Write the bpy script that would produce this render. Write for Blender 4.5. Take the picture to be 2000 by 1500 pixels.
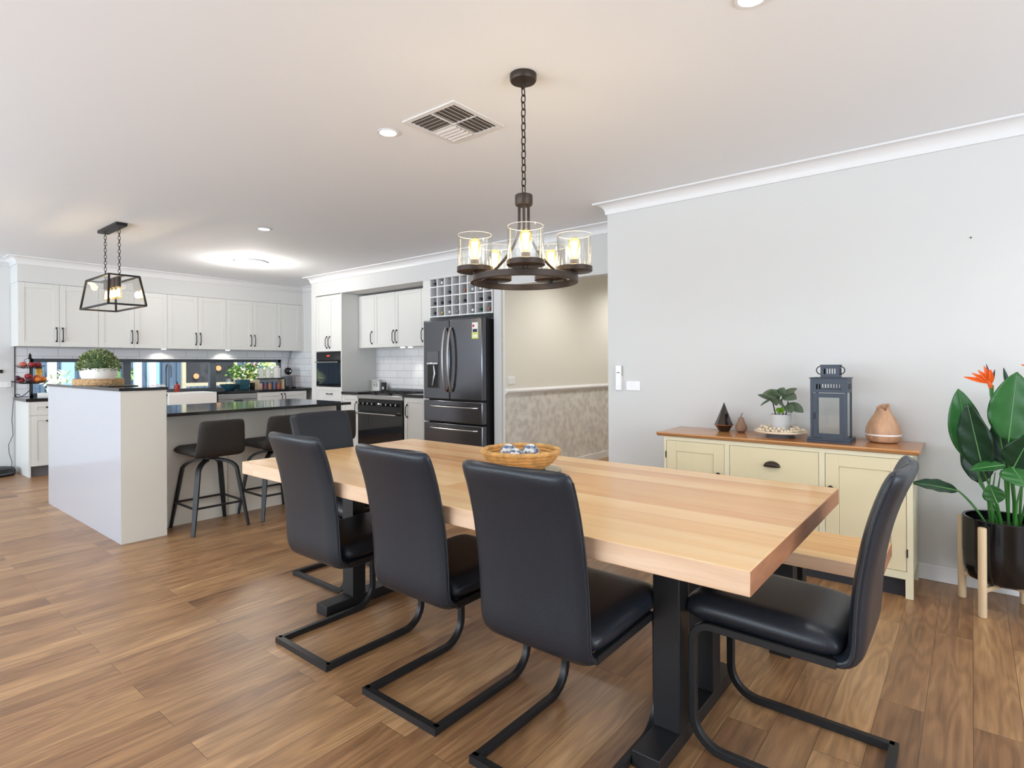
import bpy, bmesh, math, random
from mathutils import Vector, Matrix
random.seed(7)
PI = math.pi
scene = bpy.context.scene
C = scene.collection
for o in list(bpy.data.objects): bpy.data.objects.remove(o)

# ------------------------------------------------------------------ camera
F, V0, YAW, ROLL, CH = 1107.04, 713.07, 0.8895278, 0.0050082, 1.25
fw = Vector((math.sin(YAW), math.cos(YAW), 0)); rt = Vector((math.cos(YAW), -math.sin(YAW), 0)); up = Vector((0, 0, 1))
r2 = rt*math.cos(ROLL) - up*math.sin(ROLL); u2 = up*math.cos(ROLL) + rt*math.sin(ROLL)
cd = bpy.data.cameras.new('camera'); cam = bpy.data.objects.new('camera', cd); C.objects.link(cam)
cd.sensor_width = 36; cd.lens = F/2000*36; cd.shift_y = (V0-750)/2000; cd.clip_start = 0.05
M = Matrix((r2, u2, -fw)).transposed().to_4x4(); M.translation = (0, 0, CH); cam.matrix_world = M
scene.camera = cam

# ------------------------------------------------------------------ colour management, sky, daylight
scene.view_settings.view_transform = 'Standard'; scene.view_settings.look = 'None'
scene.view_settings.gamma = 1; scene.view_settings.use_curve_mapping = False
scene.view_settings.exposure = 0.12
w = bpy.data.worlds.new('sky'); scene.world = w; w.use_nodes = True
bg = w.node_tree.nodes['Background']; bg.inputs[0].default_value = (0.80, 0.90, 1.0, 1); bg.inputs[1].default_value = 2.6

def lamp(name, kind, loc, energy, color=(1, 1, 1), rot=(0, 0, 0), size=None, size_y=None, radius=None, spot=None, blend=0.5):
    l = bpy.data.lights.new(name, kind); l.energy = energy; l.color = color
    if kind == 'AREA':
        l.shape = 'RECTANGLE' if size_y else 'DISK'; l.size = size
        if size_y: l.size_y = size_y
    if radius is not None: l.shadow_soft_size = radius
    if spot: l.spot_size = spot; l.spot_blend = blend
    o = bpy.data.objects.new(name, l); C.objects.link(o); o.location = loc; o.rotation_euler = rot
    return o
# daylight through the big glazed openings (left of and behind the camera), tilted up to brighten the ceiling
lamp('daylight_side', 'AREA', (-3.35, 2.6, 1.25), 150, (0.80, 0.91, 1.0), (0, -PI/2-0.75, 0), 2.1, 5.0)
lamp('kitchen_fill', 'AREA', (-3.35, 7.1, 1.25), 155, (0.80, 0.91, 1.0), (0, -PI/2-0.75, 0), 2.1, 2.8)  # added fill lamp that lifts the kitchen ceiling, set in an invented opening
lamp('daylight_rear', 'AREA', (0.9, -3.15, 1.25), 90, (0.84, 0.93, 1.0), (PI/2+0.75, 0, 0), 4.0, 2.1)
sun = lamp('sun', 'SUN', (0, 0, 8), 7.5, (1, 0.97, 0.92), (math.radians(24), math.radians(6), 0)); sun.data.angle = 0.02

# ------------------------------------------------------------------ colour + material helpers
def s(r, g, b):
    f = lambda c: (c/255/12.92) if c/255 <= 0.04045 else ((c/255+0.055)/1.055)**2.4
    return (f(r), f(g), f(b), 1)
def mat(name, col, rough=0.5, metal=0.0, spec=0.5, bump=0.0, bscale=60, emit=None, estr=0, var=0.0, vscale=4, trans=0, ior=1.45, coat=0.0, stretch=None):
    m = bpy.data.materials.new(name); m.use_nodes = True; nt = m.node_tree; b = nt.nodes['Principled BSDF']
    b.inputs['Base Color'].default_value = col; b.inputs['Roughness'].default_value = rough; b.inputs['Metallic'].default_value = metal
    b.inputs['Specular IOR Level'].default_value = spec; b.inputs['IOR'].default_value = ior
    b.inputs['Coat Weight'].default_value = coat; b.inputs['Coat Roughness'].default_value = 0.08
    if trans: b.inputs['Transmission Weight'].default_value = trans
    if emit: b.inputs['Emission Color'].default_value = emit; b.inputs['Emission Strength'].default_value = estr
    tc = nt.nodes.new('ShaderNodeTexCoord'); mp = nt.nodes.new('ShaderNodeMapping'); nt.links.new(tc.outputs['Object'], mp.inputs[0])
    if stretch: mp.inputs['Scale'].default_value = stretch
    if bump:
        n = nt.nodes.new('ShaderNodeTexNoise'); n.inputs['Scale'].default_value = bscale; n.inputs['Detail'].default_value = 4
        nt.links.new(mp.outputs[0], n.inputs['Vector'])
        bp = nt.nodes.new('ShaderNodeBump'); bp.inputs['Strength'].default_value = bump; bp.inputs['Distance'].default_value = 0.01
        nt.links.new(n.outputs[0], bp.inputs['Height']); nt.links.new(bp.outputs[0], b.inputs['Normal'])
    if var:
        n = nt.nodes.new('ShaderNodeTexNoise'); n.inputs['Scale'].default_value = vscale; n.inputs['Detail'].default_value = 5
        nt.links.new(mp.outputs[0], n.inputs['Vector'])
        r = nt.nodes.new('ShaderNodeValToRGB'); e = r.color_ramp.elements
        e[0].position = 0.3; e[1].position = 0.7
        e[0].color = tuple(c*(1-var) for c in col[:3])+(1,); e[1].color = tuple(min(1, c*(1+var)) for c in col[:3])+(1,)
        nt.links.new(n.outputs[0], r.inputs[0]); nt.links.new(r.outputs[0], b.inputs['Base Color'])
    return m
def thin_glass(name, tint=(1, 1, 1, 1), refl=1.0, rough=0.0, ior=1.45):
    m = bpy.data.materials.new(name); m.use_nodes = True; nt = m.node_tree; nt.nodes.clear()
    out = nt.nodes.new('ShaderNodeOutputMaterial'); mx = nt.nodes.new('ShaderNodeMixShader')
    tr = nt.nodes.new('ShaderNodeBsdfTransparent'); gl = nt.nodes.new('ShaderNodeBsdfGlossy'); fr = nt.nodes.new('ShaderNodeLayerWeight'); fr.inputs[0].default_value = 0.5
    tr.inputs[0].default_value = tint; gl.inputs['Roughness'].default_value = rough
    pw = nt.nodes.new('ShaderNodeMath'); pw.operation = 'POWER'; pw.inputs[1].default_value = 4.0
    mul = nt.nodes.new('ShaderNodeMath'); mul.operation = 'MULTIPLY_ADD'; mul.inputs[1].default_value = min(1.0, 0.75*refl); mul.inputs[2].default_value = 0.035*refl; mul.use_clamp = True
    nt.links.new(fr.outputs['Facing'], pw.inputs[0]); nt.links.new(pw.outputs[0], mul.inputs[0]); nt.links.new(mul.outputs[0], mx.inputs[0])
    nt.links.new(tr.outputs[0], mx.inputs[1]); nt.links.new(gl.outputs[0], mx.inputs[2]); nt.links.new(mx.outputs[0], out.inputs[0])
    return m
def emis(name, col, st):
    m = bpy.data.materials.new(name); m.use_nodes = True; nt = m.node_tree; nt.nodes.clear()
    out = nt.nodes.new('ShaderNodeOutputMaterial'); e = nt.nodes.new('ShaderNodeEmission'); e.inputs[0].default_value = col; e.inputs[1].default_value = st
    nt.links.new(e.outputs[0], out.inputs[0]); return m
def planks(name, cols, length, width, grain_axis, rough=(0.3, 0.45), bump=0.15, gscale=1.0, mortar=0.002, swap=False, gstr=0.5, mcol=0.35, ring=0.0):
    """timber boards; grain_axis 0 = boards along X, 1 = along Y"""
    m = bpy.data.materials.new(name); m.use_nodes = True; nt = m.node_tree; b = nt.nodes['Principled BSDF']; L = nt.links.new
    tc = nt.nodes.new('ShaderNodeTexCoord'); mp = nt.nodes.new('ShaderNodeMapping'); L(tc.outputs['Object'], mp.inputs[0])
    if grain_axis == 1: mp.inputs['Rotation'].default_value = (0, 0, PI/2)
    if grain_axis == 2: mp.inputs['Rotation'].default_value = (0, PI/2, 0)
    br = nt.nodes.new('ShaderNodeTexBrick'); br.offset = 0.37; br.squash = 1
    br.inputs['Color1'].default_value = (0, 0, 0, 1); br.inputs['Color2'].default_value = (1, 1, 1, 1); br.inputs['Mortar'].default_value = (0.5, 0.5, 0.5, 1)
    br.inputs['Scale'].default_value = 1; br.inputs['Brick Width'].default_value = length; br.inputs['Row Height'].default_value = width
    br.inputs['Mortar Size'].default_value = mortar; br.inputs['Mortar Smooth'].default_value = 0; br.inputs['Bias'].default_value = 0
    L(mp.outputs[0], br.inputs['Vector'])
    # grain: noise stretched along the board, shifted per board
    off = nt.nodes.new('ShaderNodeVectorMath'); off.operation = 'MULTIPLY_ADD'; off.inputs[1].default_value = (7, 13, 5); L(br.outputs['Color'], off.inputs[0]); L(mp.outputs[0], off.inputs[2])
    sc = nt.nodes.new('ShaderNodeMapping'); sc.inputs['Scale'].default_value = (1.3*gscale, 22*gscale, 22*gscale); L(off.outputs[0], sc.inputs[0])
    n1 = nt.nodes.new('ShaderNodeTexNoise'); n1.inputs['Scale'].default_value = 1.0; n1.inputs['Detail'].default_value = 8; n1.inputs['Roughness'].default_value = 0.65; n1.inputs['Distortion'].default_value = 0.6; L(sc.outputs[0], n1.inputs['Vector'])
    sc2 = nt.nodes.new('ShaderNodeMapping'); sc2.inputs['Scale'].default_value = (0.8, 4, 4); L(off.outputs[0], sc2.inputs[0])
    n2 = nt.nodes.new('ShaderNodeTexNoise'); n2.inputs['Scale'].default_value = 1.2; n2.inputs['Detail'].default_value = 3; L(sc2.outputs[0], n2.inputs['Vector'])
    mx = nt.nodes.new('ShaderNodeMix'); mx.data_type = 'FLOAT'; mx.inputs[0].default_value = gstr; L(br.outputs['Color'], mx.inputs[2])
    a = nt.nodes.new('ShaderNodeMix'); a.data_type = 'FLOAT'; a.inputs[0].default_value = 0.5; L(n1.outputs[0], a.inputs[2]); L(n2.outputs[0], a.inputs[3])
    mr = nt.nodes.new('ShaderNodeMapRange'); mr.inputs[1].default_value = 0.32; mr.inputs[2].default_value = 0.68; L(a.outputs[0], mr.inputs[0])
    L(mr.outputs[0], mx.inputs[3])
    rp = nt.nodes.new('ShaderNodeValToRGB'); e = rp.color_ramp.elements
    for i, c in enumerate(cols):
        p = i/(len(cols)-1)
        if i == 0: e[0].position = 0; e[0].color = c
        elif i == len(cols)-1: e[-1].position = 1; e[-1].color = c
        else:
            k = e.new(p); k.color = c
    L(mx.outputs[0], rp.inputs[0])
    src = rp.outputs[0]
    if ring:
        sc3 = nt.nodes.new('ShaderNodeMapping'); sc3.inputs['Scale'].default_value = (1.1, 6.5, 6.5); L(off.outputs[0], sc3.inputs[0])
        n3 = nt.nodes.new('ShaderNodeTexNoise'); n3.inputs['Scale'].default_value = 1.0; n3.inputs['Detail'].default_value = 2.5; n3.inputs['Roughness'].default_value = 0.45; L(sc3.outputs[0], n3.inputs['Vector'])
        m3 = nt.nodes.new('ShaderNodeMath'); m3.operation = 'MULTIPLY'; m3.inputs[1].default_value = 75; L(n3.outputs[0], m3.inputs[0])
        s3 = nt.nodes.new('ShaderNodeMath'); s3.operation = 'SINE'; L(m3.outputs[0], s3.inputs[0])
        sc4 = nt.nodes.new('ShaderNodeMapping'); sc4.inputs['Scale'].default_value = (6, 130, 130); L(off.outputs[0], sc4.inputs[0])
        n4 = nt.nodes.new('ShaderNodeTexNoise'); n4.inputs['Scale'].default_value = 1.0; n4.inputs['Detail'].default_value = 3; L(sc4.outputs[0], n4.inputs['Vector'])
        a4 = nt.nodes.new('ShaderNodeMath'); a4.operation = 'MULTIPLY_ADD'; a4.inputs[1].default_value = 3.0; L(n4.outputs[0], a4.inputs[0]); L(s3.outputs[0], a4.inputs[2])
        dk = nt.nodes.new('ShaderNodeMapRange'); dk.inputs[1].default_value = 0.4; dk.inputs[2].default_value = 2.4; dk.inputs[3].default_value = 1-ring; dk.inputs[4].default_value = 1+ring*0.35; L(a4.outputs[0], dk.inputs[0])
        mm = nt.nodes.new('ShaderNodeVectorMath'); mm.operation = 'SCALE'; L(src, mm.inputs[0]); L(dk.outputs[0], mm.inputs['Scale']); src = mm.outputs[0]
    mo = nt.nodes.new('ShaderNodeMix'); mo.data_type = 'RGBA'; mo.inputs[7].default_value = tuple(c*mcol for c in cols[0][:3])+(1,)
    L(br.outputs['Fac'], mo.inputs[0]); L(src, mo.inputs[6]); L(mo.outputs[2], b.inputs['Base Color'])
    rr = nt.nodes.new('ShaderNodeMapRange'); rr.inputs[3].default_value = rough[0]; rr.inputs[4].default_value = rough[1]; L(n1.outputs[0], rr.inputs[0]); L(rr.outputs[0], b.inputs['Roughness'])
    bp = nt.nodes.new('ShaderNodeBump'); bp.inputs['Strength'].default_value = bump; bp.inputs['Distance'].default_value = 0.004; L(n1.outputs[0], bp.inputs['Height']); L(bp.outputs[0], b.inputs['Normal'])
    return m
def tiles(name, axis, col, grout, w=0.3, h=0.1, zoff=0.0):
    m = bpy.data.materials.new(name); m.use_nodes = True; nt = m.node_tree; b = nt.nodes['Principled BSDF']; L = nt.links.new
    tc = nt.nodes.new('ShaderNodeTexCoord'); sp = nt.nodes.new('ShaderNodeSeparateXYZ'); cb = nt.nodes.new('ShaderNodeCombineXYZ')
    L(tc.outputs['Object'], sp.inputs[0]); L(sp.outputs['X' if axis == 'x' else 'Y'], cb.inputs[0])
    ad = nt.nodes.new('ShaderNodeMath'); ad.inputs[1].default_value = zoff; L(sp.outputs['Z'], ad.inputs[0]); L(ad.outputs[0], cb.inputs[1])
    br = nt.nodes.new('ShaderNodeTexBrick'); br.offset = 0.5
    br.inputs['Color1'].default_value = col; br.inputs['Color2'].default_value = tuple(c*0.97 for c in col[:3])+(1,); br.inputs['Mortar'].default_value = grout
    br.inputs['Scale'].default_value = 1; br.inputs['Brick Width'].default_value = w; br.inputs['Row Height'].default_value = h; br.inputs['Mortar Size'].default_value = 0.0022; br.inputs['Mortar Smooth'].default_value = 0.1
    L(cb.outputs[0], br.inputs['Vector']); L(br.outputs['Color'], b.inputs['Base Color']); b.inputs['Roughness'].default_value = 0.16
    bp = nt.nodes.new('ShaderNodeBump'); bp.invert = True; bp.inputs['Strength'].default_value = 0.4; bp.inputs['Distance'].default_value = 0.002
    L(br.outputs['Fac'], bp.inputs['Height']); L(bp.outputs[0], b.inputs['Normal']); return m

# ------------------------------------------------------------------ mesh helpers
ORG = {}   # world origin of each built root, so parts may be written in world coordinates
class MB:
    def __init__(self): self.bm = bmesh.new()
    def box(self, x0, x1, y0, y1, z0, z1):
        v = [self.bm.verts.new(p) for p in ((x0,y0,z0),(x1,y0,z0),(x1,y1,z0),(x0,y1,z0),(x0,y0,z1),(x1,y0,z1),(x1,y1,z1),(x0,y1,z1))]
        for f in ((0,3,2,1),(4,5,6,7),(0,1,5,4),(1,2,6,5),(2,3,7,6),(3,0,4,7)): self.bm.faces.new([v[i] for i in f])
        return self
    def hexa(self, pts):
        v = [self.bm.verts.new(p) for p in pts]
        for f in ((0,3,2,1),(4,5,6,7),(0,1,5,4),(1,2,6,5),(2,3,7,6),(3,0,4,7)): self.bm.faces.new([v[i] for i in f])
        return self
    def fb(self, face, a0, a1, d0, d1, z0, z1, pl):
        """box on a cabinet front: a along the front, d depth behind the front plane, pl the plane coordinate"""
        if face == 'y': return self.box(a0, a1, pl+d0, pl+d1, z0, z1)
        return self.box(pl+d0, pl+d1, a0, a1, z0, z1)
    def rings(self, rings, closed=True, cap=True):
        R = [[self.bm.verts.new(p) for p in r] for r in rings]; n = len(R[0])
        for i in range(len(R)-1):
            for j in range(n if closed else n-1):
                k = (j+1) % n
                self.bm.faces.new((R[i][j], R[i][k], R[i+1][k], R[i+1][j]))
        if cap and closed:
            self.bm.faces.new(R[0][::-1]); self.bm.faces.new(R[-1])
        return R
    def tube(self, pts, r, seg=10, closed=False, cap=True, sec=None, upv=None):
        """sweep; r a number or a list; sec optional list of (a,b) section points in multiples of r"""
        P = [Vector(p) for p in pts]; n = len(P)
        rs = r if isinstance(r, (list, tuple)) else [r]*n
        T = []
        for i in range(n):
            if closed: t = P[(i+1) % n]-P[i-1]
            elif i == 0: t = P[1]-P[0]
            elif i == n-1: t = P[-1]-P[-2]
            else: t = (P[i]-P[i-1]).normalized()+(P[i+1]-P[i]).normalized()
            T.append(t.normalized() if t.length > 1e-9 else Vector((0, 0, 1)))
        ref = Vector(upv) if upv else (Vector((0, 0, 1)) if abs(T[0].z) < 0.9 else Vector((1, 0, 0)))
        N = (ref - T[0]*ref.dot(T[0])).normalized(); out = []
        for i in range(n):
            if i: N = (N - T[i]*N.dot(T[i])).normalized()
            B = T[i].cross(N)
            # widen mitred corners
            k = 1.0
            if 0 < i < n-1 and sec:
                c = (P[i]-P[i-1]).normalized().dot((P[i+1]-P[i]).normalized()); k = 1/max(0.5, math.sqrt(max(0.0, (1+c)/2)))
            if sec:
                side = ((P[min(i+1, n-1)]-P[i]).normalized()-(P[i]-P[max(i-1, 0)]).normalized())
                ring = []
                for a, b_ in sec:
                    v = N*a*rs[i]+B*b_*rs[i]
                    if k > 1.001 and side.length > 1e-6:
                        sd = side.normalized(); v += sd*v.dot(sd)*(k-1)
                    ring.append(P[i]+v)
            else: ring = [P[i]+(N*math.cos(2*PI*j/seg)+B*math.sin(2*PI*j/seg))*rs[i] for j in range(seg)]
            out.append(ring)
        if closed:
            R = [[self.bm.verts.new(p) for p in r_] for r_ in out]; m_ = len(R[0])
            for i in range(n):
                for j in range(m_):
                    k = (j+1) % m_; i2 = (i+1) % n
                    self.bm.faces.new((R[i][j], R[i][k], R[i2][k], R[i2][j]))
        else: self.rings(out, True, cap)
        return self
    def lathe(self, prof, c=(0, 0, 0), seg=24, axis='z', sx=1, sy=1, open_=False):
        rings = []
        for r, z in prof:
            ring = []
            for j in range(seg):
                a = 2*PI*j/seg; p = (r*math.cos(a)*sx, r*math.sin(a)*sy, z)
                if axis == 'x': p = (p[2], p[0], p[1])
                if axis == 'y': p = (p[1], p[2], p[0])
                ring.append((p[0]+c[0], p[1]+c[1], p[2]+c[2]))
            rings.append(ring)
        self.rings(rings, True, not open_); return self
    def sphere(self, c, r, seg=16, rings=10, sx=1, sy=1, sz=1):
        prof = [(max(1e-4, r*math.sin(PI*i/rings)), -r*math.cos(PI*i/rings)*sz) for i in range(rings+1)]
        return self.lathe(prof, c, seg, 'z', sx, sy)
    def cyl(self, c, r, h, seg=20, axis='z'): return self.lathe([(r, 0), (r, h)], c, seg, axis)
    def prism(self, poly, d0, d1, axis='x'):
        def P(a, b, d): return {'x': (d, a, b), 'y': (a, d, b), 'z': (a, b, d)}[axis]
        self.rings([[P(a, b, d0) for a, b in poly], [P(a, b, d1) for a, b in poly]]); return self
    def quadstrip(self, rows):
        R = [[self.bm.verts.new(p) for p in r] for r in rows]
        for i in range(len(R)-1):
            for j in range(len(R[0])-1): self.bm.faces.new((R[i][j], R[i][j+1], R[i+1][j+1], R[i+1][j]))
        return self
    def build(self, name, m, parent=None, org=None, smooth=True, bevel=0, bseg=2, sub=0, thick=0, angle=35, disp=None):
        bm = self.bm
        bmesh.ops.recalc_face_normals(bm, faces=bm.faces)
        o3 = Vector(ORG.get(parent.name, (0, 0, 0))) if parent else Vector(org or (0, 0, 0))
        if o3.length: bmesh.ops.translate(bm, verts=bm.verts, vec=-o3)
        me = bpy.data.meshes.new(name); bm.to_mesh(me); bm.free()
        for x in (m if isinstance(m, (list, tuple)) else [m]): me.materials.append(x)
        if smooth:
            for p in me.polygons: p.use_smooth = True
            me.set_sharp_from_angle(angle=math.radians(angle))
        o = bpy.data.objects.new(name, me); C.objects.link(o)
        if parent: o.parent = parent; ORG[o.name] = tuple(o3)
        elif org: o.location = org; ORG[o.name] = tuple(org)
        if thick: md = o.modifiers.new('solid', 'SOLIDIFY'); md.thickness = thick; md.offset = 0
        if bevel:
            md = o.modifiers.new('bevel', 'BEVEL'); md.width = bevel; md.segments = bseg; md.limit_method = 'ANGLE'; md.angle_limit = math.radians(40)
        if sub: md = o.modifiers.new('sub', 'SUBSURF'); md.levels = sub; md.render_levels = sub
        return o
def setp(o, label, cat, group=None, kind=None):
    o['label'] = label; o['category'] = cat
    if group: o['group'] = group
    if kind: o['kind'] = kind
    return o
def thing(name, label, cat, loc, group=None):
    o = bpy.data.objects.new(name, None); C.objects.link(o); o.location = loc; o.empty_display_size = 0.1; ORG[o.name] = tuple(loc)
    return setp(o, label, cat, group)
def dup(root, loc=None, rotz=None, label=None, group=None):
    def cp(o, par):
        c = o.copy(); C.objects.link(c); c.parent = par
        ORG[c.name] = ORG.get(o.name, (0, 0, 0))
        for ch in [x for x in bpy.data.objects if x.parent == o]: cp(ch, c)
        return c
    r = cp(root, None)
    if loc: r.location = loc
    if rotz is not None: r.rotation_euler = (0, 0, rotz)
    if label: r['label'] = label
    if group: r['group'] = group
    return r
def struct(mb, name, m, label=None, **k):
    o = mb.build(name, m, **k); o['kind'] = 'structure'
    if label: o['label'] = label
    return o
def arc(c, r, a0, a1, n=8):
    return [(c[0]+r*math.cos(math.radians(a0+(a1-a0)*i/n)), c[1]+r*math.sin(math.radians(a0+(a1-a0)*i/n))) for i in range(n+1)]
SQ = [(1, 1), (-1, 1), (-1, -1), (1, -1)]
RSQ = [(1, .7), (.7, 1), (-.7, 1), (-1, .7), (-1, -.7), (-.7, -1), (.7, -1), (1, -.7)]

# ------------------------------------------------------------------ materials
W_wall = mat('wall_paint', s(213, 213, 212), 0.75, bump=0.02, bscale=300)
W_ceil = mat('ceiling_paint', s(238, 240, 243), 0.85)
W_trim = mat('trim_gloss_white', s(229, 229, 230), 0.4)
W_cab = mat('cabinet_white', s(217, 217, 214), 0.38)
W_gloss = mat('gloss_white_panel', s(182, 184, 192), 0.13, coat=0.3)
W_beige = mat('island_warm_white', s(218, 213, 202), 0.45)
W_cream = mat('hall_cream_paint', s(228, 225, 215), 0.8)
M_floor = planks('oak_vinyl_boards', [s(94, 66, 46), s(140, 102, 70), s(170, 130, 90), s(206, 164, 120)], 1.25, 0.135, 0, (0.26, 0.42), 0.35, gscale=1.7, gstr=0.66, ring=0.18, mortar=0.0008, mcol=0.7)
M_table = planks('hardwood_slab', [s(190, 132, 78), s(216, 166, 108), s(226, 184, 128), s(232, 200, 152)], 3.1, 0.115, 1, (0.17, 0.26), 0.08, gscale=0.8, gstr=0.5, mortar=0.0006, mcol=0.75)
M_stone = mat('black_stone', s(22, 22, 26), 0.09, spec=0.6)
M_leather = mat('black_leather', s(30, 35, 43), 0.34, spec=0.5, bump=0.10, bscale=220)
M_stoolfab = mat('charcoal_faux_leather', s(44, 40, 37), 0.62, bump=0.06, bscale=200)
M_blkmetal = mat('black_steel', s(38, 38, 40), 0.38, metal=0.3)
M_blkwood = mat('black_bentwood', s(26, 26, 28), 0.4)
M_stitch = mat('seam_piping', s(48, 49, 52), 0.45)
M_bronze = mat('bronze_metal', s(62, 52, 46), 0.42, metal=0.5)
M_black = mat('matt_black', s(22, 22, 23), 0.5)
M_dark = mat('dark_plinth', s(42, 43, 48), 0.6)
M_greykick = mat('grey_kickboard', s(120, 122, 130), 0.35, metal=0.4)
M_steel = mat('stainless_steel', s(190, 190, 190), 0.26, metal=1.0)
M_chrome = mat('polished_chrome', s(225, 225, 228), 0.12, metal=1.0)
M_blksteel = mat('black_stainless', s(104, 105, 110), 0.15, metal=0.95, bump=0.03, bscale=8, stretch=(60, 60, 1))
M_frgside = mat('fridge_cabinet_dark', s(34, 34, 37), 0.4)
M_ovenglass = mat('dark_oven_glass', s(14, 15, 18), 0.05, spec=0.8)
M_glass = thin_glass('clear_glass', (0.985, 0.995, 0.99, 1), 1.0)
M_shade = thin_glass('lamp_glass', (0.98, 0.975, 0.96, 1), 1.6, ior=1.5)
M_edgeglint = mat('glass_edge_glint', s(236, 232, 226), 0.15)  # off-white colour standing in for light caught along a glass edge
M_bulbglass = thin_glass('amber_bulb_glass', (1.0, 0.88, 0.62, 1), 0.6)
M_fil = emis('hot_filament', (1.0, 0.80, 0.48, 1), 34)
M_down = emis('downlight_lens', (1, 0.97, 0.92, 1), 14)
M_oyster = emis('oyster_diffuser', (1, 0.96, 0.9, 1), 2.6)
M_cream = mat('cream_cabinet_paint', s(230, 222, 192), 0.42, var=0.03, vscale=3)
M_creamin = mat('cream_door_paint', s(228, 216, 180), 0.42, var=0.03, vscale=3)
M_gap = mat('shadow_gap', s(86, 76, 60), 0.7)
M_oiled = planks('oiled_pine', [s(160, 104, 58), s(186, 128, 78), s(206, 152, 100)], 2.4, 0.2, 1, (0.12, 0.2), 0.05, gstr=0.5, mortar=0.0006)
M_white = mat('white_plastic', s(240, 240, 240), 0.3)
M_ceramic = mat('white_ceramic', s(232, 230, 226), 0.3)
M_concrete = mat('pale_grey_ceramic', s(205, 205, 206), 0.6, bump=0.05)
M_potblk = mat('black_glazed_pot', s(14, 14, 16), 0.13, spec=0.6)
M_ash = mat('pale_ash', s(214, 188, 152), 0.5, var=0.08, vscale=5, stretch=(12, 12, 1))
M_navy = mat('slate_blue_metal', s(62, 70, 82), 0.45, metal=0.2)
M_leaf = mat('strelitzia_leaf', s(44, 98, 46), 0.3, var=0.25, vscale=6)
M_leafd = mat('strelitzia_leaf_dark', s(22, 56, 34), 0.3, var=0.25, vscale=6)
M_rib = mat('leaf_rib', s(96, 150, 84), 0.4)
M_stem = mat('leaf_stalk', s(58, 122, 50), 0.4)
M_orange = mat('orange_petal', s(236, 98, 28), 0.4)
M_bluep = mat('dark_petal', s(52, 50, 72), 0.4)
M_sage = mat('sage_leaf', s(92, 108, 84), 0.55, var=0.2, vscale=20)
M_lime = mat('lime_leaf', s(130, 170, 60), 0.5)
M_bush = [mat('clipped_leaf_dark', s(62, 84, 48), 0.6), mat('clipped_leaf_mid', s(104, 124, 70), 0.6), mat('clipped_leaf_pale', s(158, 168, 106), 0.6)]
M_soil = mat('potting_soil', s(40, 32, 26), 0.95)
M_basket = mat('woven_straw', s(206, 158, 94), 0.6, var=0.28, vscale=28, bump=0.6, bscale=120)
M_wick = mat('woven_wicker', s(176, 140, 98), 0.7, var=0.45, vscale=45, bump=0.9, bscale=90)
M_woodvase = mat('beech_veneer', s(192, 150, 118), 0.45, var=0.22, vscale=5, stretch=(6, 6, 0.9))
M_pear = mat('brown_pear', s(142, 112, 90), 0.6, bump=0.3, bscale=150)
M_smoke = mat('smoked_glass', s(34, 26, 22), 0.06, spec=0.9)
M_copper = mat('copper_leaf', s(150, 90, 50), 0.35, metal=0.6)
M_bead = mat('wooden_bead', s(232, 214, 188), 0.55)
M_teal = mat('teal_glaze', s(44, 86, 98), 0.2)
M_darkbottle = mat('bottle_dark', s(24, 28, 26), 0.15)  # the dark wine bottles' own glass colour
M_grey = mat('grey_plastic', s(96, 98, 104), 0.4)
M_tileY = tiles('splash_tiles_rear', 'x', s(226, 227, 232), s(160, 160, 165), zoff=0.01)
M_tileX = tiles('splash_tiles_side', 'y', s(226, 227, 230), s(160, 160, 165), zoff=0.02)

# ------------------------------------------------------------------ the room shell
CE = 2.55
struct(MB().box(-3.5, 10.6, -3.4, 9.02, -0.1, 0), 'floor', M_floor, smooth=False)
struct(MB().box(-3.5, 10.6, -3.4, 9.3, CE, CE+0.1), 'ceiling', W_ceil, smooth=False)
struct(MB().box(4.058, 4.62, -3.4, 2.287, 0, CE), 'wall_right', W_wall, smooth=False)
b = MB()   # kitchen window wall, with the long low window opening
WX0, WX1, WZ0, WZ1 = 1.67, 4.955, 0.885, 1.36
b.box(-3.5, WX0, 8.97, 9.15, 0, CE); b.box(WX1, 5.3, 8.97, 9.15, 0, CE); b.box(WX0, WX1, 8.97, 9.15, WZ1, CE); b.box(WX0, WX1, 8.97, 9.15, 0, WZ0)
struct(b, 'wall_kitchen', W_wall, smooth=False)
b = MB(); b.box(5.122, 5.3, 7.53, 8.97, 0, CE); b.box(5.21, 5.3, 3.99, 7.53, 0, CE)
struct(b, 'wall_pantry', W_wall, smooth=False)
struct(MB().box(4.615, 5.21, 3.99, 7.53, 2.265, CE), 'wall_fridge', W_wall, smooth=False)             # bulkhead
struct(MB().box(4.615, 5.122, 7.435, 7.53, 0, 2.265), 'wall_oven_side', W_wall, smooth=False)
struct(MB().box(4.615, 4.72, 2.287, 3.887, 2.09, CE), 'wall_over_opening', W_wall, smooth=False)
struct(MB().box(4.615, 5.3, 3.887, 3.99, 0, CE), 'wall_fridge_side', W_wall, smooth=False)
b = MB(); b.box(1.50, 5.122, 8.62, 8.97, 2.255, CE)
struct(b, 'wall_bulkhead', W_wall, smooth=False)
struct(MB().box(4.64, 9.2, 3.86, 3.8875, 0, CE), 'wall_hall', W_cream, smooth=False)
struct(MB().box(4.62, 9.2, 2.18, 2.287, 0, CE), 'wall_hall_right', W_cream, smooth=False)
struct(MB().box(9.2, 9.3, 2.18, 3.9, 0, CE), 'wall_hall_end', W_cream, smooth=False)
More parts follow.
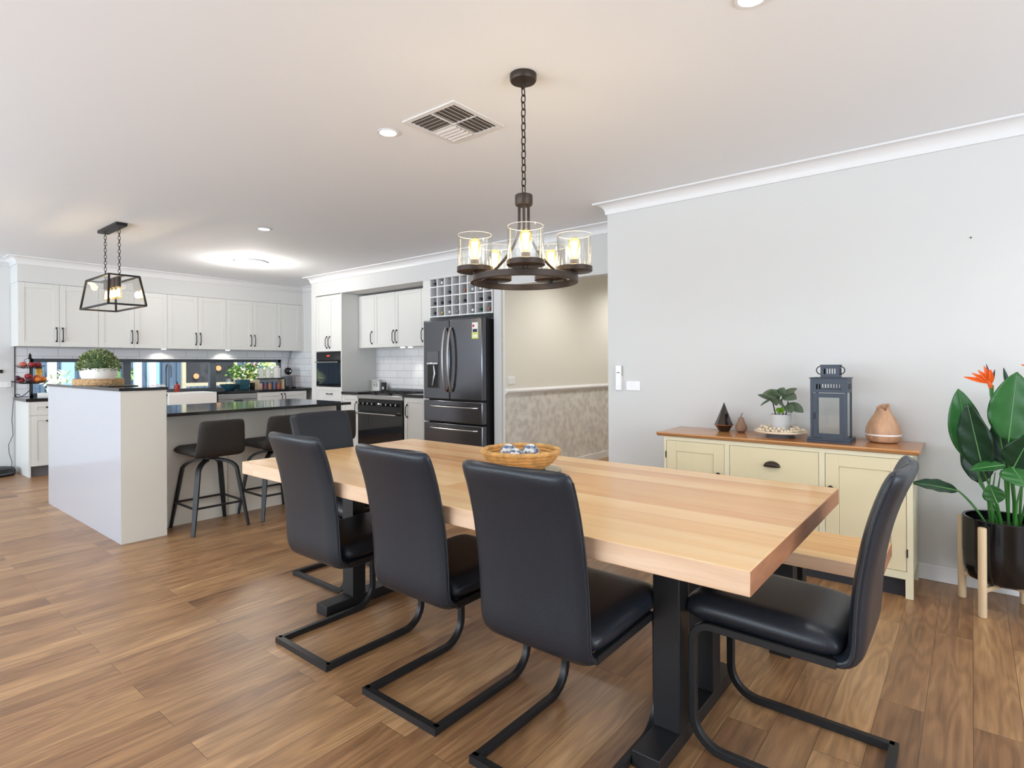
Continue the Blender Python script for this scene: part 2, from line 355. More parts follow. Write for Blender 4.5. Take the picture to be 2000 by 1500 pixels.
# walls out of view, with the glazed openings the daylight comes through, plus one added for kitchen fill
b = MB(); b.box(-3.5, -3.4, -3.4, 0.1, 0, CE); b.box(-3.5, -3.4, 5.1, 5.7, 0, CE); b.box(-3.5, -3.4, 8.5, 9.0, 0, CE); b.box(-3.5, -3.4, 0.1, 5.1, 2.3, CE); b.box(-3.5, -3.4, 5.7, 8.5, 2.3, CE)
struct(b, 'wall_left', W_wall, smooth=False)
b = MB(); b.box(-3.5, -1.1, -3.4, -3.3, 0, CE); b.box(2.9, 4.1, -3.4, -3.3, 0, CE); b.box(-1.1, 2.9, -3.4, -3.3, 2.3, CE)
struct(b, 'wall_back', W_wall, smooth=False)
def door_frame(name, x, ys, alongx):
    b = MB(); t = 0.05
    for a in ys:
        if alongx: b.box(a-t/2, a+t/2, x, x+0.06, 0, 2.3)
        else: b.box(x, x+0.06, a-t/2, a+t/2, 0, 2.3)
    for z in (0.0, 2.25):
        if alongx: b.box(ys[0], ys[-1], x, x+0.06, z, z+0.05)
        else: b.box(x, x+0.06, ys[0], ys[-1], z, z+0.05)
    struct(b, name, M_black, smooth=False)
door_frame('door_1', -3.48, [0.12, 1.7, 3.4, 5.08], False)
door_frame('fill_opening', -3.48, [5.72, 7.1, 8.48], False)  # frame of the unseen opening added to let fill light into the kitchen
door_frame('door_2', -3.38, [-1.08, 0.9, 2.88], True)

# textured wallpaper below the chair rail
m = bpy.data.materials.new('hall_wallpaper'); m.use_nodes = True; nt = m.node_tree; pb = nt.nodes['Principled BSDF']
tc = nt.nodes.new('ShaderNodeTexCoord'); vo = nt.nodes.new('ShaderNodeTexVoronoi'); vo.inputs['Scale'].default_value = 13; vo.feature = 'SMOOTH_F1'
no = nt.nodes.new('ShaderNodeTexNoise'); no.inputs['Scale'].default_value = 16; no.inputs['Detail'].default_value = 6
ml = nt.nodes.new('ShaderNodeMix'); ml.data_type = 'FLOAT'; ml.inputs[0].default_value = 0.6
rp = nt.nodes.new('ShaderNodeValToRGB'); rp.color_ramp.elements[0].position = 0.36; rp.color_ramp.elements[1].position = 0.58
rp.color_ramp.elements[0].color = s(202, 200, 195); rp.color_ramp.elements[1].color = s(226, 224, 219)
nt.links.new(tc.outputs['Object'], vo.inputs['Vector']); nt.links.new(tc.outputs['Object'], no.inputs['Vector'])
nt.links.new(vo.outputs['Distance'], ml.inputs[2]); nt.links.new(no.outputs[0], ml.inputs[3]); nt.links.new(ml.outputs[0], rp.inputs[0]); nt.links.new(rp.outputs[0], pb.inputs['Base Color']); pb.inputs['Roughness'].default_value = 0.6
struct(MB().box(4.64, 9.2, 3.856, 3.8605, 0, 0.945), 'wall_hall_dado', m, smooth=False)
b = MB(); b.prism([(3.8605, 0.935), (3.85, 0.935), (3.846, 0.948), (3.83, 0.956), (3.828, 0.972), (3.842, 0.982), (3.85, 0.995), (3.8605, 0.995)], 4.64, 9.2, 'x')
struct(b, 'trim_1', W_trim)
struct(MB().box(4.64, 9.2, 3.842, 3.8605, 0, 0.085), 'baseboard_hall', W_trim, smooth=False)
struct(MB().box(4.043, 4.058, -3.3, 2.287, 0, 0.09), 'baseboard_right', W_trim, bevel=0.004)
# cornices
def cornice(name, axis, a0, a1, wall, d, e0=0, e1=0):
    """cove along x or y; wall = wall coordinate, d = direction the cove leans into the room; e = mitre extension at either end"""
    prof = [(0.001, CE-0.001), (0.001, CE-0.09), (0.012, CE-0.09), (0.014, CE-0.078)] + [(0.014+0.062*(1-math.cos(t)), CE-0.078+0.064*math.sin(t)) for t in [i*PI/2/6 for i in range(7)]] + [(0.09, CE-0.014), (0.09, CE-0.001)]
    ra, rb = [], []
    for p, z in prof:
        q = wall+d*p; A, B = a0-e0*p, a1+e1*p
        ra.append((A, q, z) if axis == 'x' else (q, A, z)); rb.append((B, q, z) if axis == 'x' else (q, B, z))
    b = MB(); b.rings([ra, rb]); struct(b, name, W_trim, angle=50)
cornice('trim_2', 'y', -3.3, 2.287, 4.058, -1, 0, 1)
cornice('trim_3', 'y', 2.287, 7.53, 4.615, -1, 0, 1)
cornice('trim_4', 'x', 1.50, 5.122, 8.62, -1, 1, -1)
cornice('trim_5', 'x', -3.4, 1.50, 8.97, -1, 0, -1)
cornice('trim_6', 'y', 8.62, 8.97, 1.50, -1, 1, -1)
cornice('trim_7', 'y', 7.53, 8.62, 5.122, -1, -1, -1)
cornice('trim_8', 'x', 4.615, 5.122, 7.53, 1, 1, -1)

# tiled splashbacks (fixed to the walls)
b = MB(); b.box(1.535, WX0, 8.958, 8.97, 0.90, 1.50); b.box(WX1, 5.122, 8.958, 8.97, 0.90, 1.50); b.box(WX0, WX1, 8.958, 8.97, WZ1, 1.50)
struct(b, 'trim_9', M_tileY, smooth=False)
struct(MB().box(5.11, 5.122, 7.53, 8.958, 0.90, 1.50), 'trim_10', M_tileX, smooth=False)
struct(MB().box(5.198, 5.21, 5.0, 6.78, 0.90, 1.52), 'trim_11', M_tileX, smooth=False)
struct(MB().box(1.529, 1.535, 8.95, 8.97, 0.88, 1.50), 'trim_12', M_black, smooth=False)

# kitchen window: frame, mullions, panes
b = MB(); t = 0.045
b.box(WX0, WX1, 9.02, 9.09, WZ1-t, WZ1); b.box(WX0, WX1, 9.02, 9.09, WZ0, WZ0+t); b.box(WX0, WX0+t, 9.02, 9.09, WZ0, WZ1); b.box(WX1-t, WX1, 9.02, 9.09, WZ0, WZ1)
for x in (2.72, 3.86): b.box(x-0.045, x+0.045, 9.02, 9.09, WZ0+t, WZ1-t)
M_winframe = mat('grey_window_frame', s(78, 84, 92), 0.4)
wf = struct(b, 'window_1', M_winframe, smooth=False)
for a0, a1 in ((WX0+t, 2.675), (2.765, 3.815), (3.905, WX1-t)):
    o = MB().box(a0, a1, 9.05, 9.054, WZ0+t, WZ1-t).build('pane', M_glass, wf, smooth=False)
b = MB(); b.box(WX0, WX1, 8.94, 9.02, WZ0-0.004, WZ0+0.006); struct(b, 'window_2', M_stone, 'black stone window sill', smooth=False)

# ------------------------------------------------------------------ cabinetry helpers
def door(face, a0, a1, z0, z1, pl, parent, m=None, rail=0.06, name='door', th=0.018, g=0.0015, rec=0.006):
    b = MB(); a0 += g; a1 -= g; z0 += g; z1 -= g
    b.fb(face, a0, a1, -th+rec, 0, z0, z1, pl)
    if rail:
        b.fb(face, a0, a0+rail, -th, -th+rec, z0, z1, pl); b.fb(face, a1-rail, a1, -th, -th+rec, z0, z1, pl)
        b.fb(face, a0+rail, a1-rail, -th, -th+rec, z0, z0+rail, pl); b.fb(face, a0+rail, a1-rail, -th, -th+rec, z1-rail, z1, pl)
    else: b.fb(face, a0, a1, -th, -th+rec, z0, z1, pl)
    return b.build(name, m or W_cab, parent, bevel=0.0015, bseg=1, smooth=False)
def pull(face, a, z, pl, parent, vert=True, L=0.15, m=None):
    """arched bar pull with round feet"""
    pts = []; n = 12
    for i in range(n+1):
        t = i/n; u = -L/2+L*t; d = -0.006-0.026*min(1, math.sin(PI*t)*1.8)
        A, Z = (a, z+u) if vert else (a+u, z)
        pts.append((A, pl+d, Z) if face == 'y' else (pl+d, A, Z))
    b = MB(); b.tube(pts, [0.008 if i in (0, n) else 0.0055 for i in range(n+1)], 8)
    for u in (-L/2, L/2):
        A, Z = (a, z+u) if vert else (a+u, z)
        c = (A, pl-0.012, Z) if face == 'y' else (pl-0.012, A, Z)
        b.lathe([(0.010, 0), (0.010, 0.012)], c, 10, 'y' if face == 'y' else 'x')
    return b.build('handle', m or M_black, parent)
M_pullstoolchrome = M_black

# ------------------------------------------------------------------ window-wall upper cabinets
ux = [1.50]+[1.888+0.3968*i for i in range(9)]; ux[-1] = 5.062
units = [((0, 1, 2), 'leftmost, above the fruit stand'), ((2, 3, 4), 'second from the left, behind the glass pendant'), ((4, 5, 6), 'third from the left, above the red soap bottle'), ((6, 7, 8), 'fourth from the left, above the leafy potted plant'), ((8, 9), 'narrow single door, rightmost, above the coffee machine')]
for idx, nm in units:
    a0, a1 = ux[idx[0]], ux[idx[-1]]
    T = thing('wall_cabinet', 'white shaker wall cabinet over kitchen window, '+nm, 'cabinet', ((a0+a1)/2, 8.8, 1.50), 'white wall cabinets above the kitchen window')
    MB().box(a0, a1, 8.62, 8.965, 1.502, 2.252).build('body', W_cab, T, smooth=False)
    for i in range(len(idx)-1):
        d = door('y', ux[idx[i]], ux[idx[i+1]], 1.50, 2.25, 8.62, T)
        two = len(idx) == 3
        hx = (ux[idx[i+1]]-0.03) if (two and i == 0) else (ux[idx[i]]+0.03)
        pull('y', hx, 1.645, 8.602, d, L=0.16)
struct(MB().box(5.062, 5.121, 8.60, 8.62, 1.50, 2.25), 'trim_13', W_cab, smooth=False)

# ------------------------------------------------------------------ window-wall base run
def base_unit(a0, a1, label, parts, face='y', pl=8.32, back=8.955, end_left=False, kick=M_greykick, zt=0.858):
    c = ((a0+a1)/2, (pl+back)/2, 0) if face == 'y' else ((pl+back)/2, (a0+a1)/2, 0)
    T = thing('base_cabinet', label, 'cabinet', c)
    dd = back-pl
    MB().fb(face, a0, a1, 0.0, dd, 0.12, zt, pl).build('body', W_cab, T, smooth=False)
    MB().fb(face, a0+(0.018 if end_left else 0), a1, 0.05, 0.065, 0, 0.12, pl).build('kickboard', kick, T, smooth=False)
    if end_left: MB().fb(face, a0-0.001, a0+0.018, -0.018, dd, 0, zt, pl).build('end_panel', W_cab, T, smooth=False)
    for p in parts:
        if p[0] == 'door':
            d = door(face, p[1], p[2], p[3], p[4], pl, T); pull(face, p[5], p[6], pl-0.018, d)
        else:
            d = door(face, p[1], p[2], p[3], p[4], pl, T, name='drawer'); pull(face, (p[1]+p[2])/2, p[4]-0.065, pl-0.018, d, vert=False)
    return T
base_unit(1.537, 2.0, 'white base cabinet at the left end of the window bench, below the fruit stand', [('drawer', 1.555, 2.0, 0.12, 0.70), ('drawer', 1.555, 2.0, 0.70, 0.856)], end_left=True)
base_unit(2.0, 2.93, 'white base cabinet behind the raised island bar, left of the sink', [('drawer', 2.0, 2.93, 0.12, 0.60), ('drawer', 2.0, 2.93, 0.60, 0.856)])
T = base_unit(2.93, 3.61, 'white base cabinet holding the white apron sink', [('door', 2.93, 3.27, 0.12, 0.62, 3.24, 0.53), ('door', 3.27, 3.61, 0.12, 0.62, 3.30, 0.53)], zt=0.62)
base_unit(4.19, 4.995, 'white base cabinet right of the dishwasher, below the coffee machine', [('door', 4.19, 4.592, 0.12, 0.856, 4.565, 0.75), ('door', 4.592, 4.995, 0.12, 0.856, 4.62, 0.75)])
# dishwasher
T = thing('dishwasher', 'stainless steel dishwasher set under the window bench', 'dishwasher', (3.905, 8.6, 0))
MB().box(3.615, 4.185, 8.34, 8.94, 0.10, 0.855).build('body', M_grey, T, smooth=False)
MB().box(3.62, 4.18, 8.30, 8.34, 0.12, 0.77).build('door', M_steel, T, bevel=0.003)
p = MB().box(3.62, 4.18, 8.30, 8.34, 0.775, 0.852).build('control_panel', M_steel, T, bevel=0.003)
MB().box(3.84, 3.97, 8.292, 8.30, 0.742, 0.762).build('handle', M_dark, T, bevel=0.002)
MB().box(3.62, 4.18, 8.36, 8.38, 0.0, 0.10).build('kickboard', M_greykick, T, smooth=False)
# sink
T = thing('farmhouse_sink', 'white ceramic apron sink below the kitchen window', 'sink', (3.27, 8.5, 0.63))
b = MB(); b.box(2.965, 3.585, 8.262, 8.30, 0.63, 0.893); b.box(2.965, 3.585, 8.68, 8.71, 0.63, 0.893); b.box(2.965, 2.995, 8.30, 8.68, 0.63, 0.893); b.box(3.555, 3.585, 8.30, 8.68, 0.63, 0.893); b.box(2.995, 3.555, 8.30, 8.68, 0.63, 0.66)
b.build('basin', M_ceramic, T, bevel=0.008)
MB().cyl((3.27, 8.49, 0.66), 0.035, 0.003).build('drain', M_chrome, T)
# worktop with the sink cut-out
b = MB(); b.box(1.515, 2.962, 8.30, 8.957, 0.86, 0.895); b.box(3.588, 5.108, 8.30, 8.957, 0.86, 0.895); b.box(2.962, 3.588, 8.713, 8.957, 0.86, 0.895)
setp(b.build('worktop', M_stone, org=(3.3, 8.6, 0.86), smooth=False), 'long black stone worktop running below the kitchen window', 'worktop')
# tap
T = thing('kitchen_tap', 'tall curved grey kitchen tap behind the white sink', 'tap', (3.14, 8.84, 0.895))
b = MB(); b.lathe([(0.028, 0.895), (0.028, 0.915), (0.015, 0.93)], (3.14, 8.84, 0), 14)
pts = [(3.14, 8.84, 0.92), (3.14, 8.84, 1.20)]+[(3.14, 8.84-0.09+0.09*math.cos(t), 1.20+0.09*math.sin(t)) for t in [i*PI/8 for i in range(1, 9)]]+[(3.14, 8.66, 1.10)]
b.tube(pts, 0.012, 10); b.build('spout', M_grey, T)
MB().tube([(3.12, 8.84, 0.95), (3.08, 8.84, 0.96), (3.05, 8.84, 1.0)], 0.006, 8).build('lever', M_grey, T)

# ------------------------------------------------------------------ tall oven cabinet
XF = 4.615
T = thing('oven_cabinet', 'tall white cabinet housing two built-in ovens, left of the cooker', 'cabinet', (4.9, 7.1, 0))
b = MB(); b.box(XF, 5.20, 6.78, 6.80, 0, 2.262); b.box(XF, 5.12, 7.41, 7.434, 0, 2.262); b.box(4.65, 5.19, 6.80, 7.41, 1.47, 2.26); b.box(4.65, 5.19, 6.80, 7.41, 0.12, 0.2)
b.box(4.65, 5.19, 6.80, 7.41, 0.748, 0.95); b.box(5.10, 5.19, 6.80, 7.41, 0.12, 1.5)
b.build('body', W_cab, T, smooth=False)
MB().box(4.66, 4.68, 6.80, 7.41, 0, 0.12).build('kickboard', M_greykick, T, smooth=False)
door('x', 6.795, 7.41, 1.455, 2.255, 4.65, T, rail=0.0, name='filler', th=0.016)
d = door('x', 7.10, 7.41, 1.455, 2.25, 4.636, T, rail=0.055); pull('x', 7.135, 1.585, 4.618, d, L=0.16)
d = door('x', 6.795, 7.10, 1.455, 2.25, 4.636, T, rail=0.055); pull('x', 7.065, 1.585, 4.618, d, L=0.16)
d = door('x', 6.795, 7.41, 0.755, 0.955, 4.636, T, name='drawer', rail=0.05); pull('x', 7.08, 0.855, 4.618, d, vert=False, L=0.12)
for z0, z1, lab in ((0.965, 1.445, 'upper'), (0.20, 0.745, 'lower')):
    O = thing('built_in_oven', 'black glass built-in oven with steel handle, the %s one in the tall cabinet' % lab, 'oven', (4.75, 7.1, z0))
    MB().box(4.636, 5.09, 6.81, 7.40, z0, z1).build('body', M_grey, O, smooth=False)
    dz = z1-0.11
    MB().box(4.608, 4.634, 6.805, 7.395, z0, dz).build('door', M_ovenglass, O, bevel=0.003)
    cp = MB().box(4.608, 4.634, 6.805, 7.395, dz+0.004, z1).build('control_panel', M_ovenglass, O, bevel=0.003)
    MB().box(4.6055, 4.608, 7.06, 7.13, dz+0.05, dz+0.07).build('display', emis('red_display', (1, 0.1, 0.06, 1), 1.2), cp, smooth=False)
    b = MB(); b.tube([(4.572, 6.83, dz-0.03), (4.572, 7.37, dz-0.03)], 0.009, 10); b.tube([(4.606, 6.86, dz-0.03), (4.572, 6.86, dz-0.03)], 0.007, 8); b.tube([(4.606, 7.34, dz-0.03), (4.572, 7.34, dz-0.03)], 0.007, 8)
    b.build('handle', M_steel, O)

# ------------------------------------------------------------------ cooker niche
base_unit(6.405, 6.778, 'white base cabinet between tall oven cabinet and cooker', [('door', 6.405, 6.776, 0.12, 0.856, 6.44, 0.69)], 'x', 4.635, 5.19)
base_unit(5.115, 5.475, 'white base cabinet between cooker and fridge', [('door', 5.115, 5.473, 0.12, 0.856, 5.41, 0.69)], 'x', 4.635, 5.19)
b = MB(); b.box(4.605, 5.197, 6.405, 6.779, 0.86, 0.895)
setp(b.build('worktop', M_stone, org=(4.9, 6.6, 0.86), smooth=False), 'short black stone worktop left of the cooker, holding the framed print', 'worktop')
b = MB(); b.box(4.605, 5.197, 5.115, 5.475, 0.86, 0.895)
setp(b.build('worktop', M_stone, org=(4.9, 5.3, 0.86), smooth=False), 'short black stone worktop between cooker and fridge', 'worktop')
nu = [6.779, 6.422, 5.975, 5.46, 5.115]
hz = [6.46, 6.01, 5.94, 5.15]
T = thing('wall_cabinet', 'white shaker wall cabinet with four doors over the cooker', 'cabinet', (5.05, 5.95, 1.50))
MB().box(4.918, 5.197, 5.115, 6.779, 1.502, 2.24).build('body', W_cab, T, smooth=False)
for i, (a1, a0) in enumerate(zip(nu[:-1], nu[1:])):
    d = door('x', a0, a1, 1.50, 2.24, 4.918, T, rail=0.05)
    pull('x', [6.473, 6.008, 5.945, 5.492][i] if i != 3 else 5.43, 1.64, 4.90, d, L=0.165)
# range cooker
T = thing('range_cooker', 'wide black and steel range cooker with eight knobs', 'cooker', (4.9, 5.94, 0))
Y0, Y1 = 5.482, 6.398; XR = 4.60
MB().box(4.625, 5.15, Y0, Y1, 0.10, 0.80).build('body', M_black, T, smooth=False)
MB().box(XR-0.012, 5.15, Y0, Y1, 0.815, 0.868).build('hob_rim', M_steel, T, bevel=0.004)
b = MB(); b.hexa([(XR-0.002, Y0+.003, 0.66), (XR+0.022, Y0+.003, 0.66), (XR+0.022, Y1-.003, 0.66), (XR-0.002, Y1-.003, 0.66), (XR+0.006, Y0+.003, 0.812), (XR+0.022, Y0+.003, 0.812), (XR+0.022, Y1-.003, 0.812), (XR+0.006, Y1-.003, 0.812)])
cp = b.build('control_panel', M_black, T, smooth=False)
for i, y in enumerate([6.33, 6.235, 6.14, 6.045, 5.855, 5.76, 5.665, 5.57]):
    b = MB(); b.lathe([(0.027, 0), (0.027, 0.008), (0.021, 0.010), (0.019, 0.034), (0.012, 0.037)][::-1], (0, 0, 0), 16, 'x')
    for v in b.bm.verts: v.co.x = XR-v.co.x; v.co.y += y; v.co.z += 0.755
    k = b.build('knob', M_black, cp)
    MB().box(XR-0.0395, XR-0.036, y-0.003, y+0.003, 0.744, 0.772).build('pointer', M_chrome, k, smooth=False); MB().lathe([(0.011, XR-0.0385), (0.011, XR-0.036)], (0, y, 0.755), 14, 'x').build('knob_cap', M_chrome, k)
    b = MB(); b.lathe([(0.028, XR-0.003), (0.028, XR)], (0, y, 0.755), 20, 'x', open_=False); b.build('bezel', M_chrome, cp)
MB().box(XR-0.004, XR, 5.935, 5.965, 0.75, 0.765).build('display', emis('cooker_display', (0.9, 0.95, 1, 1), 1.5), cp, smooth=False)
dr = MB().box(XR, 4.622, Y0+.003, Y1-.003, 0.14, 0.655).build('oven_door', M_ovenglass, T, bevel=0.003)
b = MB(); b.tube([(XR-0.045, 5.56, 0.628), (XR-0.045, 6.37, 0.628)], 0.011, 12)
for y in (5.59, 6.34): b.tube([(XR, y, 0.628), (XR-0.045, y, 0.628)], 0.008, 8)
b.build('handle', M_steel, dr)
MB().box(4.64, 4.66, Y0+.01, Y1-.01, 0.0, 0.13).build('plinth', M_black, T, smooth=False)
MB().box(5.135, 5.15, Y0, Y1, 0.868, 0.935).build('rear_upstand', M_steel, T, bevel=0.003)
for i in range(3):
    y = Y0+0.155+0.302*i; b = MB()
    for dy in (-0.135, 0.0, 0.135): b.box(4.66, 5.10, y+dy-0.005, y+dy+0.005, 0.888, 0.90)
    for x in (4.665, 4.78, 4.88, 4.98, 5.095): b.box(x-0.005, x+0.005, y-0.135, y+0.135, 0.888, 0.90)
    for x in (4.665, 5.095):
        for dy in (-0.135, 0.135): b.box(x-0.006, x+0.006, y+dy-0.006, y+dy+0.006, 0.868, 0.89)
    b.build('trivet', M_black, T, smooth=False)
    for x in (4.77, 4.99): MB().lathe([(0.045, 0.868), (0.045, 0.876), (0.03, 0.884), (0.001, 0.885)], (x, y, 0), 16).build('burner', M_bronze, T)

# ------------------------------------------------------------------ wine rack
RY = [4.986-0.1217*i for i in range(9)]; RZ = [1.823+0.1165*i for i in range(5)]
T = thing('wine_rack', 'white pigeonhole wine rack above the fridge', 'wine rack', (4.75, 4.5, 1.81))
b = MB(); t = 0.007
for y in RY: b.box(4.612, 4.88, y-t, y+t, 1.812, 2.262)
for z in RZ[:]: b.box(4.613, 4.88, RY[-1], RY[0], z-t, z+t if z < 2.28 else z)
b.build('divider_grid', W_trim, T, smooth=False)
MB().box(4.88, 4.90, RY[-1], RY[0], 1.812, 2.262).build('back_panel', W_cab, T, smooth=False)
struct(MB().box(4.616, 5.2, 4.992, 5.112, 0, 2.264), 'trim_14', W_cab, 'white fridge side panel left of the fridge', smooth=False)
bot = {'dark': M_darkbottle, 'navy': mat('navy_glass', s(30, 38, 64), 0.15), 'green': mat('green_glass', s(18, 74, 50), 0.12), 'brown': mat('brown_label', s(120, 92, 72), 0.4),
       'gold': mat('gold_foil', s(176, 150, 96), 0.4, var=0.5, vscale=60), 'red': mat('red_foil', s(178, 40, 46), 0.35), 'white': mat('white_cap', s(228, 228, 228), 0.4), 'rust': mat('rust_foil', s(156, 88, 62), 0.4), 'clear': mat('pale_glass', s(130, 132, 132), 0.1)}
cells = {(0, 0): ('dark', 'dark'), (0, 1): ('dark', 'white'), (1, 2): ('navy', 'navy'), (1, 4): ('dark', 'rust'), (1, 5): ('dark', 'white'), (1, 6): ('brown', 'white'), (1, 7): ('dark', 'red'),
         (2, 0): ('dark', 'dark'), (2, 1): ('dark', 'dark'), (2, 2): ('navy', 'navy'), (2, 3): ('clear', 'clear'), (2, 4): ('dark', 'dark'), (2, 6): ('green', 'dark'), (2, 7): ('green', 'dark'),
         (3, 0): ('green', 'dark'), (3, 1): ('gold', 'gold'), (3, 2): ('clear', 'white'), (3, 3): ('clear', 'clear'), (3, 5): ('dark', 'white'), (3, 6): ('green', 'green'), (3, 7): ('brown', 'rust')}
ordn = ['first', 'second', 'third', 'fourth', 'fifth', 'sixth', 'seventh', 'eighth']; rown = ['top', 'second', 'third', 'bottom']
gl = {'dark': 'dark glass', 'navy': 'navy blue', 'green': 'green glass', 'brown': 'brown', 'gold': 'gold patterned', 'clear': 'pale glass'}
for (r_, c_), (gm, cm) in cells.items():
    y = (RY[c_]+RY[c_+1])/2; z0 = RZ[3-r_]+t; zc = z0+0.037
    T = thing('wine_bottle', '%s bottle, %s cap, in %s row of wine rack, %s cell from left' % (gl[gm], cm if cm not in ('clear',) else 'pale', rown[r_], ordn[c_]), 'bottle', (4.75, y, z0), 'wine bottles in the rack')
    b = MB(); b.lathe([(0.001, 0), (0.014, 0.0), (0.014, 0.07), (0.016, 0.09), (0.033, 0.125), (0.0365, 0.145), (0.0365, 0.24), (0.001, 0.245)], (4.632, y, zc), 16, 'x'); b.build('glass_body', bot[gm], T)
    MB().lathe([(0.001, 0), (0.0155, 0.0), (0.0155, 0.045), (0.001, 0.0455)], (4.629, y, zc), 14, 'x').build('cap', bot[cm], T)

# ------------------------------------------------------------------ fridge
T = thing('fridge', 'black stainless french door fridge with two freezer drawers', 'fridge', (4.8, 4.49, 0)); FX = 4.470; FY0, FY1 = 4.030, 4.948
MB().box(4.55, 5.19, 4.035, 4.943, 0.03, 1.755).build('body', M_frgside, T, smooth=False)
b = MB(); b.box(4.60, 5.1, 4.05, 4.93, 0, 0.03); b.build('base_feet', M_black, T, smooth=False)
def fdoor(y0, y1, z0, z1, nm):
    return MB().box(FX, 4.545, y0, y1, z0, z1).build(nm, M_blksteel, T, bevel=0.012, bseg=3)
dR = fdoor(FY0, 4.520, 0.868, 1.765, 'door'); dL = fdoor(4.526, FY1, 0.868, 1.765, 'door')
f1 = fdoor(FY0, FY1, 0.612, 0.856, 'freezer_drawer'); f2 = fdoor(FY0, FY1, 0.06, 0.600, 'freezer_drawer')
for d_, yb, sgn in ((dL, 4.565, 1), (dR, 4.482, -1)):
    pts = [(FX-0.012-0.058*math.sin(PI*min(1, max(0, t)))**0.6, yb, 0.955+0.715*t) for t in [i/16 for i in range(17)]]
    MB().tube(pts, 0.0115, 10, sec=[(1.0, .6), (.5, 1.2), (-.5, 1.2), (-1.0, .6), (-1.0, -.6), (-.5, -1.2), (.5, -1.2), (1.0, -.6)]).build('handle', M_steel, d_)
for f_, z in ((f1, 0.79), (f2, 0.545)):
    pts = [(FX-0.008-0.045*math.sin(PI*t)**0.35, 4.09+0.74*t, z) for t in [i/16 for i in range(17)]]
    MB().tube(pts, 0.0095, 10).build('handle', M_steel, f_)
dsp = MB().box(FX-0.003, FX+0.002, 4.690, 4.885, 0.985, 1.415).build('dispenser', M_blksteel, dL, smooth=False)
MB().box(FX-0.006, FX-0.003, 4.695, 4.88, 1.285, 1.41).build('control_pad', M_grey, dL, bevel=0.002)
MB().box(FX-0.0045, FX-0.003, 4.70, 4.875, 0.995, 1.262).build('recess', M_black, dL, smooth=False)
MB().box(FX-0.016, FX-0.003, 4.70, 4.875, 1.262, 1.283).build('trim_strip', M_chrome, dL, bevel=0.002)
MB().tube([(FX-0.01, 4.765, 1.25), (FX-0.014, 4.745, 1.16), (FX-0.012, 4.785, 1.02)], [0.009, 0.012, 0.010], 8).build('lever', M_steel, dL)
# energy sticker on the right door
S = thing('energy_label', 'white, yellow and green energy rating sticker on the right fridge door', 'sticker', (FX, 4.13, 1.54))
MB().box(FX-0.0008, FX, 4.09, 4.175, 1.60, 1.71).build('white_panel', M_white, S, smooth=False)
MB().box(FX-0.0008, FX, 4.085, 4.18, 1.535, 1.60).build('yellow_panel', mat('label_yellow', s(214, 220, 90), 0.5), S, smooth=False)
MB().box(FX-0.0012, FX-0.0008, 4.10, 4.165, 1.55, 1.58).build('rating_panel', M_white, S, smooth=False)
MB().box(FX-0.0012, FX-0.0008, 4.10, 4.165, 1.605, 1.64).build('rating_bars', M_dark, S, smooth=False)
b = MB(); b.prism(arc((4.155, 1.675), 0.016, 0, 350, 12), FX-0.0012, FX-0.0008, 'x'); b.build('red_mark', mat('label_red', s(200, 50, 50), 0.5), S, smooth=False)

# ------------------------------------------------------------------ island
T = thing('kitchen_island', 'white kitchen island with raised bar end and long stone top', 'island', (2.3, 5.4, 0))
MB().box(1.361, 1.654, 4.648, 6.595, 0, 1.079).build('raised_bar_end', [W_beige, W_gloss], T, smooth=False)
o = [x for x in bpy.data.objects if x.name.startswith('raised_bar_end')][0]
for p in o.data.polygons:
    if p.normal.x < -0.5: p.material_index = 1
MB().box(1.349, 1.665, 4.638, 6.605, 1.079, 1.101).build('bar_top', M_stone, T, bevel=0.002)
b = MB()
for a0, a1 in ((1.656, 2.194), (2.198, 2.717), (2.721, 3.248)): b.box(a0, a1, 4.865, 4.885, 0, 0.877)
b.box(1.66, 3.246, 4.885, 5.60, 0, 0.877)
b.build('rear_panel', W_beige, T, smooth=False)
MB().box(1.656, 3.262, 4.640, 5.66, 0.878, 0.902).build('stone_top', M_stone, T, bevel=0.002)

# ------------------------------------------------------------------ downlights, oyster light, vent
for i, (x, y, lab) in enumerate([(2.02, 2.517, 'round white downlight left of the ceiling vent'), (2.692, 5.19, 'round white downlight between pendant and island'), (2.10, 0.60, 'round white downlight at the top edge of the photo')]):
    T = thing('downlight', lab, 'downlight', (x, y, CE-0.006), None)
    b = MB(); b.lathe([(0.046, 0.006), (0.058, 0.004), (0.058, 0.0), (0.046, 0.0), (0.046, 0.006)], (x, y, CE-0.006), 28, open_=True); b.build('rim', W_trim, T)
    MB().cyl((x, y, CE-0.004), 0.045, 0.002, 28).build('lens', M_down, T)
    lamp('downlight_beam', 'SPOT', (x, y, CE-0.02), 26, (1, 0.97, 0.93), (0, 0, 0), radius=0.05, spot=2.5, blend=0.8)
T = thing('ceiling_light', 'flat round white oyster light on kitchen ceiling', 'ceiling light', (3.42, 6.92, CE-0.07))
b = MB(); b.lathe([(0.19, CE), (0.19, CE-0.02), (0.185, CE-0.02)], (3.42, 6.92, 0), 32); b.build('base', W_trim, T)
MB().lathe([(0.18, CE-0.015), (0.18, CE-0.03), (0.17, CE-0.045), (0.12, CE-0.06), (0.001, CE-0.066)], (3.42, 6.92, 0), 32).build('diffuser', M_oyster, T)
lamp('oyster_glow', 'POINT', (3.42, 6.92, CE-0.16), 36, (1, 0.95, 0.88), radius=0.12)
